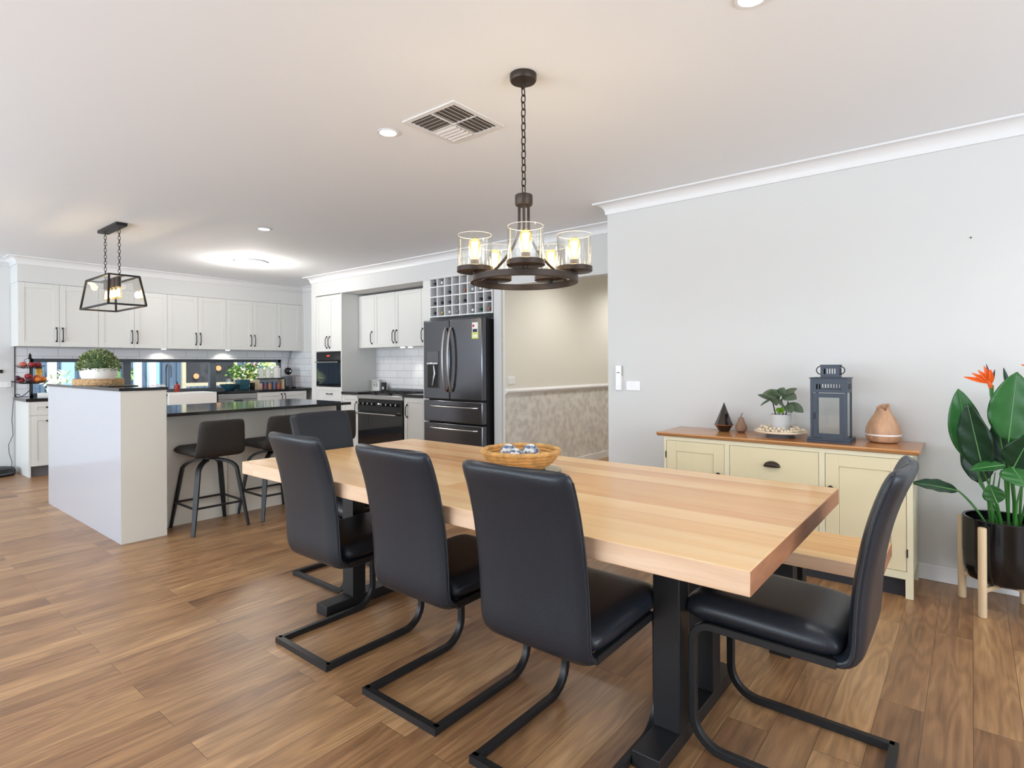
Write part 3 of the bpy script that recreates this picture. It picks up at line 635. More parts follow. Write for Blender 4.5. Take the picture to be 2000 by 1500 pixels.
# extra recessed lamps further back in the room, outside the frame (ordinary ceiling downlights)
for x, y in ((-0.4, 3.2), (0.2, 6.2), (-1.2, 0.6), (3.2, -1.0), (5.4, 3.1), (7.0, 3.2)):
    b = MB(); b.lathe([(0.045, 0.0), (0.058, 0.0), (0.058, 0.006), (0.045, 0.006)], (x, y, CE-0.006), 20)
    b.cyl((x, y, CE-0.004), 0.045, 0.002, 20)
    o = b.build('downlight', [M_down], org=(x, y, CE)); setp(o, 'round white ceiling downlight outside the frame', 'downlight', 'ceiling downlights out of view')
    lamp('downlight_beam', 'SPOT', (x, y, CE-0.02), 58 if x > 5 else 26, (1, 0.97, 0.92), (0, 0, 0), radius=0.05, spot=2.6, blend=0.8)
# vent
T = thing('ceiling_vent', 'square white four-way air vent in the ceiling', 'vent', (2.17, 2.15, CE))
vx0, vx1, vy0, vy1 = 1.978, 2.366, 1.962, 2.350; vxm, vym = 2.172, 2.156
b = MB(); e = 0.032; z0 = CE-0.007
b.box(vx0, vx1, vy0, vy0+e, z0, CE); b.box(vx0, vx1, vy1-e, vy1, z0, CE); b.box(vx0, vx0+e, vy0+e, vy1-e, z0, CE); b.box(vx1-e, vx1, vy0+e, vy1-e, z0, CE)
b.box(vxm-0.006, vxm+0.006, vy0+e, vy1-e, z0, CE); b.box(vx0+e, vx1-e, vym-0.006, vym+0.006, z0, CE); b.build('frame', W_trim, T, bevel=0.003)
MB().box(vx0+e, vx1-e, vy0+e, vy1-e, CE-0.0015, CE-0.0005).build('duct', mat('duct_grey', s(112, 106, 102), 0.8), T, smooth=False)
for qi, (qx0, qx1, qy0, qy1, ax, dark) in enumerate([(vx0+e, vxm-.006, vy0+e, vym-.006, 'x', 1), (vxm+.006, vx1-e, vy0+e, vym-.006, 'x', 1), (vx0+e, vxm-.006, vym+.006, vy1-e, 'y', 1), (vxm+.006, vx1-e, vym+.006, vy1-e, 'y', 0)]):
    for k in range(5):
        b = MB(); h = 0.011
        if ax == 'x':
            y = qy0+(k+0.5)*(qy1-qy0)/5; w_ = 0.0085
            b.hexa([(qx0, y-w_-.002, CE-h), (qx1, y-w_-.002, CE-h), (qx1, y-w_, CE-h), (qx0, y-w_, CE-h), (qx0, y+w_-.002, CE-.002), (qx1, y+w_-.002, CE-.002), (qx1, y+w_, CE-.002), (qx0, y+w_, CE-.002)])
        else:
            x = qx0+(k+0.5)*(qx1-qx0)/5; w_ = 0.0085 if dark else -0.0105
            b.hexa([(x-w_-.002, qy0, CE-h), (x-w_-.002, qy1, CE-h), (x-w_, qy1, CE-h), (x-w_, qy0, CE-h), (x+w_-.002, qy0, CE-.002), (x+w_-.002, qy1, CE-.002), (x+w_, qy1, CE-.002), (x+w_, qy0, CE-.002)])
        b.build('slat', W_trim, T, smooth=False)

# ------------------------------------------------------------------ chain helper
def chain(top, bottom, parent, link=0.036, r=0.0022, m=None):
    top, bottom = Vector(top), Vector(bottom); L = (top-bottom).length; pitch = link*0.76; n = max(2, round(L/pitch)); b = MB()
    for i in range(n):
        c = top.lerp(bottom, (i+0.5)/n); hl = link/2-r; hw = link*0.24; pts = []
        for j in range(14):
            a = 2*PI*j/14; u = hw*math.cos(a); v = (hl-hw)*(1 if math.sin(a) > 0 else -1)*(1 if abs(math.sin(a)) > .01 else 0)+hw*math.sin(a)
            pts.append((c.x+u, c.y, c.z+v) if i % 2 else (c.x, c.y+u, c.z+v))
        ang = 0.7
        b.tube(pts, r, 6, closed=True)
    return b.build('chain', m or M_bronze, parent)
def edison(c, parent, down=False, s_=1.0):
    """squirrel-cage bulb; c = end of socket"""
    g = -1 if down else 1
    prof = [(0.012, 0), (0.013, 0.012), (0.017, 0.03), (0.026, 0.058), (0.0295, 0.074), (0.027, 0.088), (0.018, 0.100), (0.006, 0.107), (0.0006, 0.110)]
    b = MB(); b.lathe([(r*s_, c[2]+g*z*s_) for r, z in prof], (c[0], c[1], 0), 20); bl = b.build('bulb', M_bulbglass, parent)
    b = MB()
    for k in range(6):
        a = 2*PI*k/6; x, y = math.cos(a), math.sin(a)
        b.tube([(c[0]+x*0.006*s_, c[1]+y*0.006*s_, c[2]+g*0.018*s_), (c[0]+x*0.0125*s_, c[1]+y*0.0125*s_, c[2]+g*0.085*s_)], 0.0036*s_, 6)
    b.build('filament', M_fil, bl)
    return bl

# ------------------------------------------------------------------ chandelier
cx, cy = 2.009, 1.556
T = thing('chandelier', 'bronze ring chandelier with five clear glass shades over dining table', 'chandelier', (cx, cy, CE))
MB().lathe([(0.060, CE-0.001), (0.060, CE-0.022), (0.056, CE-0.03), (0.012, CE-0.033), (0.001, CE-0.033)], (cx, cy, 0), 32).build('canopy', M_bronze, T)
chain((cx, cy, CE-0.03), (cx, cy, 2.022), T, link=0.042, r=0.0028)
MB().lathe([(0.001, 2.022), (0.012, 2.021), (0.0125, 2.014), (0.037, 2.012), (0.040, 2.008), (0.040, 1.970), (0.036, 1.964), (0.001, 1.963)], (cx, cy, 0), 28).build('hub', M_bronze, T)
b = MB(); RR = 0.232; n = 64
ro, ri, z0, z1 = RR+0.009, RR-0.009, 1.616, 1.644
R4 = [[(cx+r*math.cos(2*PI*i/n), cy+r*math.sin(2*PI*i/n), z) for r, z in ((ri, z0), (ro, z0), (ro, z1), (ri, z1))] for i in range(n)]
vs = [[b.bm.verts.new(p) for p in q] for q in R4]
for i in range(n):
    for j in range(4): b.bm.faces.new((vs[i][j], vs[i][(j+1) % 4], vs[(i+1) % n][(j+1) % 4], vs[(i+1) % n][j]))
b.build('ring', M_bronze, T, bevel=0.002)
to_cam = math.atan2(-cy, -cx)
for k in range(3):
    a = to_cam+2*PI*k/3; dx, dy = math.cos(a), math.sin(a); pts = []
    for t in [i/14 for i in range(15)]:
        z = 1.96-(1.96-1.645)*t; r = 0.024+0.204*(max(0, t-0.25)/0.75)**2.0
        pts.append((cx+dx*r, cy+dy*r, z))
    MB().tube(pts, 0.0065, 8).build('arm', M_bronze, T)
for k in range(5):
    a = to_cam+2*PI*k/5+0.03; x, y = cx+0.2275*math.cos(a), cy+0.2275*math.sin(a)
    MB().cyl((x, y, 1.642), 0.010, 0.014, 12).build('stem', M_bronze, T)
    MB().lathe([(0.001, 1.654), (0.074, 1.654), (0.079, 1.657), (0.079, 1.676), (0.076, 1.678), (0.072, 1.678), (0.070, 1.668), (0.001, 1.667)], (x, y, 0), 36).build('tray', M_bronze, T)
    b = MB(); b.lathe([(0.0745, 1.678), (0.0745, 1.815), (0.0735, 1.8165), (0.0722, 1.815), (0.0722, 1.680)], (x, y, 0), 48, open_=True); sh_ = b.build('glass_shade', M_shade, T)
    MB().tube([(x+0.0735*math.cos(2*PI*i/48), y+0.0735*math.sin(2*PI*i/48), 1.8165) for i in range(48)], 0.0012, 6, closed=True).build('rim_glint', M_edgeglint, sh_)  # bright line on the shade's top edge, painted as a pale ring
    so = MB().lathe([(0.019, 1.668), (0.019, 1.708), (0.014, 1.712)], (x, y, 0), 20).build('socket', mat('socket_grey', s(128, 112, 98), 0.5) if k == 0 else bpy.data.materials['socket_grey'], T)
    edison((x, y, 1.708), so, s_=0.92)
    lamp('chandelier_glow', 'POINT', (x, y, 1.765), 0.9, (1, 0.88, 0.70), radius=0.03)

# ------------------------------------------------------------------ pendant over the island bar
px, py = 1.752, 6.19
T = thing('pendant_lantern', 'black framed trapezoid glass pendant above the raised bar', 'pendant light', (px, py, CE))
MB().box(px-0.045, px+0.045, py-0.265, py+0.265, CE-0.028, CE).build('canopy', M_black, T, bevel=0.003)
zt_, zb_ = 2.068, 1.802
ta, tb, ba, bb_ = 0.115, 0.40, 0.165, 0.50  # half depth (x), half length (y): top, bottom
ta, tb, ba, bb_ = 0.117, 0.325, 0.145, 0.405
def fr(a, b2, z): return [(px-a, py-b2, z), (px+a, py-b2, z), (px+a, py+b2, z), (px-a, py+b2, z)]
tp, bt = fr(ta, tb, zt_), fr(ba, bb_, zb_); b = MB()
for q in (tp, bt):
    for i in range(4): b.tube([q[i], q[(i+1) % 4]], 0.0075, sec=SQ)
for i in range(4): b.tube([bt[i], tp[i]], 0.0075, sec=SQ)
b.build('frame', M_black, T, smooth=False)
for i in range(4):
    j = (i+1) % 4; b = MB(); b.quadstrip([[bt[i], bt[j]], [tp[i], tp[j]]]); b.build('glass_panel', M_shade, T, smooth=False)
MB().box(px-0.012, px+0.012, py-tb, py+tb, zt_-0.004, zt_+0.006).build('lamp_bar', M_black, T, smooth=False)
for dy in (-0.195, 0.195): chain((px, py+dy, CE-0.026), (px, py+dy, zt_+0.004), T, link=0.040, r=0.0026, m=M_black)
for k in range(4):
    y = py-0.165+0.11*k
    so = MB().lathe([(0.022, zt_-0.004), (0.022, zt_-0.085), (0.017, zt_-0.09)], (px, y, 0), 16).build('socket', M_bronze, T)
    edison((px, y, zt_-0.086), so, down=True, s_=1.0)
    lamp('pendant_glow', 'POINT', (px, y, zt_-0.14), 1.3, (1, 0.80, 0.55), radius=0.03)

# ------------------------------------------------------------------ under-cabinet lights
for nm, x, y in (('left of the leafy potted plant, above the sink', 3.10, 8.80), ('above the leafy potted plant', 3.98, 8.80)):
    o = MB().lathe([(0.001, 1.492), (0.028, 1.492), (0.03, 1.495), (0.03, 1.501)], (x, y, 0), 18).build('cabinet_light', emis('cabinet_lens', (1, 0.96, 0.86, 1), 5) if 'cabinet_lens' not in bpy.data.materials else bpy.data.materials['cabinet_lens'], org=(x, y, 1.495))
    setp(o, 'small round light under the wall cabinets, '+nm, 'light'); lamp('cabinet_beam', 'SPOT', (x, y+0.02, 1.485), 5.5, (1, 0.93, 0.78), (0.25, 0, 0), radius=0.02, spot=2.4, blend=0.9)
for nm, y, e in (('left one', 6.02, 0), ('right one', 5.86, 7)):
    o = MB().lathe([(0.001, 1.492), (0.028, 1.492), (0.03, 1.495), (0.03, 1.501)], (5.06, y, 0), 18).build('cabinet_light', bpy.data.materials['cabinet_lens'], org=(5.06, y, 1.495))
    setp(o, 'small round light under the cabinet over the cooker, '+nm, 'light')
    if e: lamp('cabinet_beam', 'SPOT', (5.10, y-0.03, 1.485), e, (1, 0.94, 0.82), (0, 0.25, 0), radius=0.015, spot=1.5, blend=0.6)

# ------------------------------------------------------------------ dining table
TX0, TX1, TY0, TY1 = 1.390, 2.535, 0.407, 2.920
T = thing('dining_table', 'long solid timber dining table on black steel legs', 'table', (1.96, 1.66, 0))
M_end = mat('hardwood_end_grain', s(158, 108, 78), 0.45, var=0.2, vscale=9, stretch=(1, 1, 4))
M_sawn = planks('sawn_edge', [s(190, 150, 118), s(216, 180, 148), s(232, 204, 176)], 3.1, 0.3, 1, (0.4, 0.55), 0.25, gscale=1.6, gstr=0.8, mortar=0.0001)
def endgrain(o):
    for p_ in o.data.polygons:
        if abs(p_.normal.x) > 0.9: p_.material_index = 2
        if abs(p_.normal.y) > 0.9: p_.material_index = 1
endgrain(MB().box(TX0, TX1, TY0, TY1, 0.698, 0.760).build('tabletop', [M_table, M_end, M_sawn], T, bevel=0.003))
for y in (0.735, 2.49):
    L_ = MB().box(1.602, 2.30, y, y+0.092, 0, 0.052).build('foot', M_blkmetal, T, bevel=0.003)
    for x0 in (1.757, 2.06): MB().box(x0, x0+0.078, y, y+0.092, 0.052, 0.692).build('leg', M_blkmetal, T, bevel=0.003)
    MB().box(1.70, 2.20, y, y+0.092, 0.692, 0.698).build('mounting_plate', M_blkmetal, T, smooth=False)
# bench
T = thing('dining_bench', 'low timber bench with black legs between table and cream sideboard', 'bench', (2.78, 1.3, 0))
endgrain(MB().box(2.585, 2.985, 0.275, 2.275, 0.402, 0.460).build('seat', [M_table, M_end, M_sawn], T, bevel=0.003))
for y in (0.60, 1.87):
    MB().box(2.60, 2.97, y, y+0.085, 0, 0.05).build('foot', M_blkmetal, T, bevel=0.003)
    for x0 in (2.66, 2.84): MB().box(x0, x0+0.07, y, y+0.085, 0.05, 0.402).build('leg', M_blkmetal, T, bevel=0.003)

# ------------------------------------------------------------------ cantilever dining chairs (origin: centre of rear floor bar, forward = +X)
def slab(mb, path, hw, th, bow=0.0, n=13):
    """rounded upholstered slab following path [(x,z)], width along y"""
    P = [Vector((x, 0, z)) for x, z in path]; k = len(P); rings = []
    for i in range(k):
        t = (P[min(i+1, k-1)]-P[max(i-1, 0)]).normalized(); nrm = Vector((-t.z, 0, t.x))
        f = i/(k-1); end = min(i, k-1-i)
        sh = {0: 0.25, 1: 0.75}.get(end, 1.0); wsh = {0: -0.022, 1: -0.006}.get(end, 0.0)
        W = (hw[i] if isinstance(hw, list) else hw)+wsh; H = th/2*sh; ring = []
        bw = bow*f*f
        sec = []
        for j in range(n): sec.append((-1+2*j/(n-1), 1))
        for j in range(n): sec.append((1-2*j/(n-1), -1))
        for a, sgn in sec:
            edge = max(0, abs(a)-0.88)/0.12; rr = math.sqrt(max(0, 1-edge*edge))
            y = a*W if edge == 0 else math.copysign(W*0.88+W*0.12*min(1, edge), a)
            hh = H*(0.35+0.65*rr)*sgn
            q = P[i]+nrm*hh+Vector((-bw*(1-a*a), y, 0)); ring.append(q)
        rings.append(ring)
    mb.rings(rings, True, True)
chair = thing('dining_chair', 'x', 'chair', (0, 0, 0))
path = [(0.135, 0.402), (0.115, 0.402), (0.088, 0.406), (0.068, 0.418), (0.057, 0.442), (0.053, 0.48), (0.051, 0.54), (0.047, 0.60), (0.040, 0.66), (0.031, 0.72), (0.019, 0.78), (0.004, 0.84), (-0.014, 0.895), (-0.030, 0.935), (-0.037, 0.953), (-0.040, 0.962)]
b = MB(); slab(b, path, 0.205, 0.048, bow=0.03); b.build('backrest', M_leather, chair, angle=60, sub=1)
seatp = [(0.083, 0.446), (0.095, 0.446), (0.16, 0.447), (0.26, 0.450), (0.36, 0.453), (0.46, 0.455), (0.505, 0.454), (0.532, 0.446), (0.541, 0.436)]
b = MB(); slab(b, seatp, 0.205, 0.094); b.build('seat', M_leather, chair, angle=60, sub=1)
for sg in (-1, 1):
    pts = [(x, sg*0.2035, z) for x, z in path[2:-2]]; MB().tube(pts, 0.0022, 6).build('seam', M_stitch, chair)
fp = [(0.10, -0.188, 0.398), (0.44, -0.188, 0.402)]
def crv(y, rev=False):
    c1 = [(0.455+0.06*math.sin(t), y, 0.348+0.06*math.cos(t)) for t in [i*PI/2/6 for i in range(7)]]
    c2 = [(0.415+0.10*math.cos(t), y, 0.113-0.10*math.sin(t)) for t in [i*PI/2/7 for i in range(8)]]
    q = [(0.10, y, 0.404)]+c1+c2+[(0.0, y, 0.013)]
    return q[::-1] if rev else q
b = MB(); b.tube(crv(-0.188)[:-1]+[(-0.001, -0.188, 0.013)], 0.0125, sec=[(1, .8), (.8, 1), (-.8, 1), (-1, .8), (-1, -.8), (-.8, -1), (.8, -1), (1, -.8)])
b.tube(crv(0.188)[:-1]+[(-0.001, 0.188, 0.013)], 0.0125, sec=[(1, .8), (.8, 1), (-.8, 1), (-1, .8), (-1, -.8), (-.8, -1), (.8, -1), (1, -.8)])
b.box(-0.0125, 0.0125, -0.2005, 0.2005, 0.0005, 0.0255)
b.box(0.11, 0.13, -0.188, 0.188, 0.392, 0.404); b.box(0.40, 0.42, -0.188, 0.188, 0.395, 0.407)
b.build('frame', M_blkmetal, chair)
G = 'black cantilever chairs around the dining table'
chair.location = (1.306, 1.030, 0); chair['label'] = 'black leather cantilever chair nearest the camera on the long side of the table'; chair['group'] = G
dup(chair, (1.326, 1.607, 0), 0.0, 'black leather cantilever chair in the middle of the three along the table side')
dup(chair, (1.326, 2.250, 0), 0.0, 'black leather cantilever chair farthest left of the three along the table side')
dup(chair, (2.000, 0.198, 0), PI/2, 'black leather cantilever chair at the right end of the table, seen from its side')
dup(chair, (2.005, 3.150, 0), -PI/2, 'black leather cantilever chair at the far kitchen end of the table, facing the camera')

# ------------------------------------------------------------------ bar stools (origin on floor at centre, sitter faces +Y)
st = thing('bar_stool', 'x', 'stool', (0, 0, 0))
b = MB(); P_ = []
slab(b, [(-0.205, 0.600), (-0.19, 0.600), (-0.10, 0.602), (0.0, 0.604), (0.10, 0.606), (0.17, 0.604), (0.20, 0.598), (0.212, 0.590)], 0.195, 0.072)
bmesh.ops.rotate(b.bm, verts=b.bm.verts, cent=(0, 0, 0), matrix=Matrix.Rotation(PI/2, 3, 'Z')); b.build('seat', M_stoolfab, st, sub=1, angle=60)
b = MB(); slab(b, [(-0.12, 0.572), (-0.15, 0.572), (-0.182, 0.582), (-0.200, 0.61), (-0.207, 0.65), (-0.212, 0.70), (-0.217, 0.75), (-0.222, 0.80), (-0.227, 0.835), (-0.229, 0.850)], [0.185, 0.187, 0.188, 0.186, 0.182, 0.178, 0.174, 0.172, 0.170, 0.170], 0.040, bow=0.02)
bmesh.ops.rotate(b.bm, verts=b.bm.verts, cent=(0, 0, 0), matrix=Matrix.Rotation(PI/2, 3, 'Z')); b.build('backrest', M_stoolfab, st, sub=1, angle=60)
MB().lathe([(0.05, 0.530), (0.05, 0.545), (0.09, 0.548), (0.09, 0.565), (0.001, 0.566)], (0, 0, 0), 20).build('swivel_plate', M_blkmetal, st)
LG = 0.205
for sx in (-1, 1):
    for sy in (-1, 1):
        pts = []
        for t in [i/12 for i in range(13)]:
            if t < 0.45:
                a = t/0.45*PI/2*0.92; r = 0.03+0.115*math.sin(a)/math.sin(PI/2*0.92); z = 0.525-0.085*(1-math.cos(a))
            else:
                u = (t-0.45)/0.55; r = 0.145+(LG*1.0-0.145)*u; z = 0.4475*(1-u)+0.0*u
            pts.append((sx*r, sy*r, z))
        wd = [0.0155+0.002*min(1, i/6) if i < 9 else 0.0175-0.0012*(i-8) for i in range(13)]
        MB().tube(pts, wd, sec=[(.62, 1.05), (-.62, 1.05), (-.62, -1.05), (.62, -1.05)]).build('leg', M_blkwood, st, bevel=0.002)
b = MB(); q = 0.183; z = 0.195
for p, r in (((-q, -q), (q, -q)), ((q, -q), (q, q)), ((q, q), (-q, q)), ((-q, q), (-q, -q))): b.tube([(p[0], p[1], z), (r[0], r[1], z)], 0.0075, sec=RSQ)
b.build('footrest', M_blkmetal, st)
G = 'charcoal bar stools at the kitchen island'
st.location = (1.955, 4.640, 0); st['label'] = 'charcoal upholstered bar stool nearest the raised white bar end'; st['group'] = G
dup(st, (2.480, 4.640, 0), 0.0, 'charcoal upholstered bar stool in the middle of the island row')
dup(st, (2.985, 4.640, 0), 0.0, 'charcoal upholstered bar stool farthest right, mostly behind the end dining chair')

# ------------------------------------------------------------------ sideboard
SX = 3.650; SY0, SY1 = 0.243, 1.630
T = thing('sideboard', 'cream painted sideboard with oiled timber top against right wall', 'sideboard', (3.84, 0.94, 0))
b = MB(); b.box(SX+0.02, 4.035, SY0+0.004, SY1-0.004, 0.10, 0.762)
for y0, y1 in ((SY0, SY0+0.032), (SY1-0.018, SY1)): pass
# face frame
for y0, y1, z0, z1 in ((SY0, 0.270, 0.140, 0.738), (1.614, SY1, 0.140, 0.738), (0.656, 0.686, 0.140, 0.738), (1.193, 1.223, 0.140, 0.738), (SY0, SY1, 0.738, 0.762), (SY0, SY1, 0.1002, 0.140), (0.686, 1.193, 0.432, 0.452)):
    b.box(SX, SX+0.02, y0, y1, z0, z1)
b.build('body', M_cream, T, smooth=False)
for x0, y0 in ((SX, SY0), (SX, SY1-0.034), (4.0, SY0), (4.0, SY1-0.034)): MB().box(x0, x0+0.034, y0, y0+0.034, 0, 0.10).build('leg', M_cream, T, smooth=False)
MB().box(3.685, 3.70, SY0+0.03, SY1-0.03, 0.0, 0.10).build('plinth', M_dark, T, smooth=False)
b = MB(); b.prism([(SX-0.024, 0.790), (SX-0.026, 0.783), (SX-0.018, 0.772), (SX-0.006, 0.764), (4.05, 0.764), (4.05, 0.790)], SY0-0.03, SY1+0.045, 'y')
b.build('top', M_oiled, T, bevel=0.002)
b = MB(); b.box(SX+0.0125, SX+0.0195, 0.272, 1.612, 0.141, 0.737); b.build('shadow_gap', M_gap, T, smooth=False)
def sdoor(y0, y1, z0, z1, nm, panel=True):
    b = MB(); g = 0.0022; y0 += g; y1 -= g; z0 += g; z1 -= g; x0, x1 = SX+0.002, SX+0.0125
    if panel:
        r = 0.068; b.box(x0, x1, y0, y0+r, z0, z1); b.box(x0, x1, y1-r, y1, z0, z1); b.box(x0, x1, y0+r, y1-r, z0, z0+r); b.box(x0, x1, y0+r, y1-r, z1-r, z1); b.box(x0+0.006, x1, y0+r+0.0012, y1-r-0.0012, z0+r+0.0012, z1-r-0.0012)
    else: b.box(x0, x1, y0, y1, z0, z1)
    return b.build(nm, M_creamin, T, bevel=0.001, bseg=1, smooth=False)
dA = sdoor(1.223, 1.614, 0.140, 0.738, 'door'); dB = sdoor(0.270, 0.656, 0.140, 0.738, 'door'); dC = sdoor(0.686, 1.193, 0.452, 0.738, 'drawer', False); dD = sdoor(0.686, 1.193, 0.140, 0.432, 'drawer', False)
for d_, y in ((dA, 1.258), (dB, 0.624)):
    MB().lathe([(0.006, SX+0.002), (0.006, SX-0.012), (0.014, SX-0.018), (0.014, SX-0.024), (0.004, SX-0.028)], (0, y, 0.545), 14, 'x').build('knob', M_bronze, d_)
for d_, zc in ((dC, 0.640), (dD, 0.33)):
    b = MB(); rows = []
    for i in range(9):
        a = PI*i/8; yy = 0.94+0.046*math.cos(a); hgt = 0.032*math.sin(a)
        rows.append([(SX+0.002, yy, zc-0.012+hgt+0.001), (SX-0.014*math.sin(a)**.5, yy, zc-0.012+hgt*0.86), (SX-0.024*math.sin(a)**.5, yy, zc-0.012+hgt*0.45), (SX-0.025*math.sin(a)**.5, yy, zc-0.013)])
    b.quadstrip(rows); b.build('cup_handle', M_bronze, d_, thick=0.0025)
for y, z in ((1.616, 0.640), (1.616, 0.24), (0.268, 0.64), (0.268, 0.24)): MB().cyl((SX-0.001, y, z-0.022), 0.0035, 0.044, 8).build('hinge', M_bronze, T)

# ------------------------------------------------------------------ things on the sideboard
ST = 0.790
# faceted smoked glass cone
T = thing('glass_terrarium', 'small dark faceted glass cone ornament at the left of the sideboard', 'ornament', (3.93, 1.318, ST))
b = MB(); b.lathe([(0.034, ST), (0.062, ST+0.045), (0.0006, ST+0.198)], (3.93, 1.318, 0), 7); b.build('glass', M_smoke, T, smooth=False)
b = MB(); b.lathe([(0.064, ST+0.042), (0.0655, ST+0.045), (0.064, ST+0.048)], (3.93, 1.318, 0), 7, open_=True); b.build('rim_band', M_copper, T, smooth=False)
# pear
T = thing('wooden_pear', 'small brown pear ornament beside the dark glass cone', 'ornament', (3.93, 1.205, ST))
prof = [(0.001, 0), (0.018, 0.001), (0.034, 0.012), (0.039, 0.028), (0.036, 0.045), (0.027, 0.062), (0.021, 0.076), (0.019, 0.088), (0.014, 0.099), (0.005, 0.104), (0.0006, 0.104)]
MB().lathe([(r, ST+z) for r, z in prof], (3.93, 1.205, 0), 24).build('fruit', M_pear, T)
MB().tube([(3.93, 1.205, ST+0.102), (3.93, 1.203, ST+0.118), (3.93, 1.196, ST+0.128)], [0.0026, 0.002, 0.0032], 6).build('stalk', M_bronze, T)
# plate on foot
PX, PY = 3.86, 0.942
T = thing('cake_stand', 'round pale wooden stand on grey foot, holding beads and potted plant', 'stand', (PX, PY, ST))
MB().lathe([(0.085, ST), (0.080, ST+0.016), (0.05, ST+0.02)], (PX, PY, 0), 32).build('foot', M_grey, T)
MB().lathe([(0.05, ST+0.018), (0.145, ST+0.026), (0.152, ST+0.032), (0.152, ST+0.040), (0.146, ST+0.040), (0.14, ST+0.036), (0.001, ST+0.035)], (PX, PY, 0), 40).build('plate', M_bead, T)
PZ = ST+0.035
b = MB(); random.seed(3)
for k in range(92):
    t = k/92; a = 2*PI*t*2.0+0.3; r = 0.108+0.017*math.sin(a*4.5+1) + (0.008 if t > .5 else -0.004); zz = PZ+0.009+(0.014 if (k*7) % 11 < 4 and 0.080 < r < 0.125 else 0)
    b.sphere((PX+r*math.cos(a), PY+r*math.sin(a), zz), 0.0088, 8, 6)
T = setp(b.build('bead_garland', M_bead, org=(PX, PY, PZ)), 'pale wooden bead garland coiled on the stand around the grey pot', 'garland')
T = thing('potted_plant', 'small grey pot with rounded sage green leaves on the stand', 'plant', (PX, PY, PZ))
pc = (PX, PY-0.003)
MB().lathe([(0.001, PZ), (0.046, PZ), (0.058, PZ+0.06), (0.0645, PZ+0.104), (0.061, PZ+0.106), (0.057, PZ+0.097), (0.001, PZ+0.095)], (*pc, 0), 30).build('pot', M_concrete, T)
MB().cyl((*pc, PZ+0.094), 0.056, 0.003).build('soil', M_soil, T)
def leaf(mb, base, tip, width, upv=(0, 0, 1), cup=0.15, n=8, rnd=0.75, wav=0.0, droop=0.0, seg=4):
    """leaf blade from base to tip; upv = face normal hint"""
    base, tip = Vector(base), Vector(tip); ax = tip-base; L = ax.length; ax.normalize(); u = Vector(upv); side = ax.cross(u).normalized(); nrm = side.cross(ax).normalized()
    rows = []
    for i in range(n+1):
        t = i/n; wv = width/2*(math.sin(PI*min(1, t**rnd)))**0.75 if 0 < t < 1 else 0.0008
        c = base+ax*(L*t)+nrm*(-droop*t*t+droop*t*(0.9))
        row = []
        for j in range(-seg, seg+1):
            f = j/seg; row.append(c+side*(f*wv)+nrm*(cup*wv*abs(f)**1.3+wav*math.sin(t*22+j)*wv*abs(f)))
        rows.append(row)
    mb.quadstrip(rows)
stems = [((0.0, 0.03), (0.02, 0.055, 0.16)), ((0.01, -0.01), (0.0, -0.005, 0.155)), ((-0.01, -0.03), (-0.01, -0.045, 0.14))]
for k, ((sx_, sy_), tp_) in enumerate(stems):
    b0 = (pc[0]+sx_, pc[1]+sy_, PZ+0.095)
    MB().tube([b0, (pc[0]+tp_[0]*.6+sx_*.4, pc[1]+tp_[1]*.7+sy_*.3, PZ+0.16), (pc[0]+tp_[0], pc[1]+tp_[1], PZ+0.05+tp_[2])], 0.0035, 6).build('stem', M_soil, T)
lv = [((0, .05, .19), (-.02, .135, .225), .06, (0.2, .2, 1), 0), ((0, .05, .20), (-.03, .115, .155), .05, (0, 1, 1), 0), ((0, .03, .20), (-.05, .04, .262), .070, (-1, .3, .35), 0), ((0, 0, .225), (-.03, .10, .235), .07, (-.3, .1, 1), 0), ((0, -.01, .225), (-.04, -.10, .205), .07, (-.3, 0, 1), 0),
      ((0, -.01, .225), (.02, -.09, .27), .045, (0, -.3, 1), 0), ((0, -.01, .225), (-.06, .02, .24), .075, (-.5, 0, 1), 0), ((0, 0, .225), (-.02, -.025, .275), .05, (-1, 0, .2), 0), ((0, .0, .22), (.06, .03, .26), .06, (.5, 0, 1), 0), ((-.01, -.04, .17), (-.05, -.075, .12), .055, (-1, -.2, .5), 0), ((-.01, -.04, .175), (-.02, -.135, .125), .060, (-.5, -.4, 1), 0),
      ((0, .045, .17), (-.04, .02, .215), .06, (-1, 0, .6), 0), ((-.01, -.02, .165), (-.06, .01, .185), .07, (-.6, 0, 1), 0), ((0, 0, .12), (-.05, .02, .135), .035, (-1, 0, .6), 1), ((0, -.01, .12), (-.045, -.03, .145), .035, (-1, 0, .6), 1), ((0, 0, .12), (-.02, -.02, .15), .03, (-1, 0, .3), 1)]
for bs, tp_, wd, uv, mi in lv:
    b = MB(); leaf(b, (pc[0]+bs[0], pc[1]+bs[1], PZ+bs[2]), (pc[0]+tp_[0], pc[1]+tp_[1], PZ+tp_[2]), wd*1.2, (uv[0]-.55, uv[1], uv[2]), cup=0.2, rnd=0.9); b.build('leaf', M_lime if mi else M_sage, T, thick=0.002)
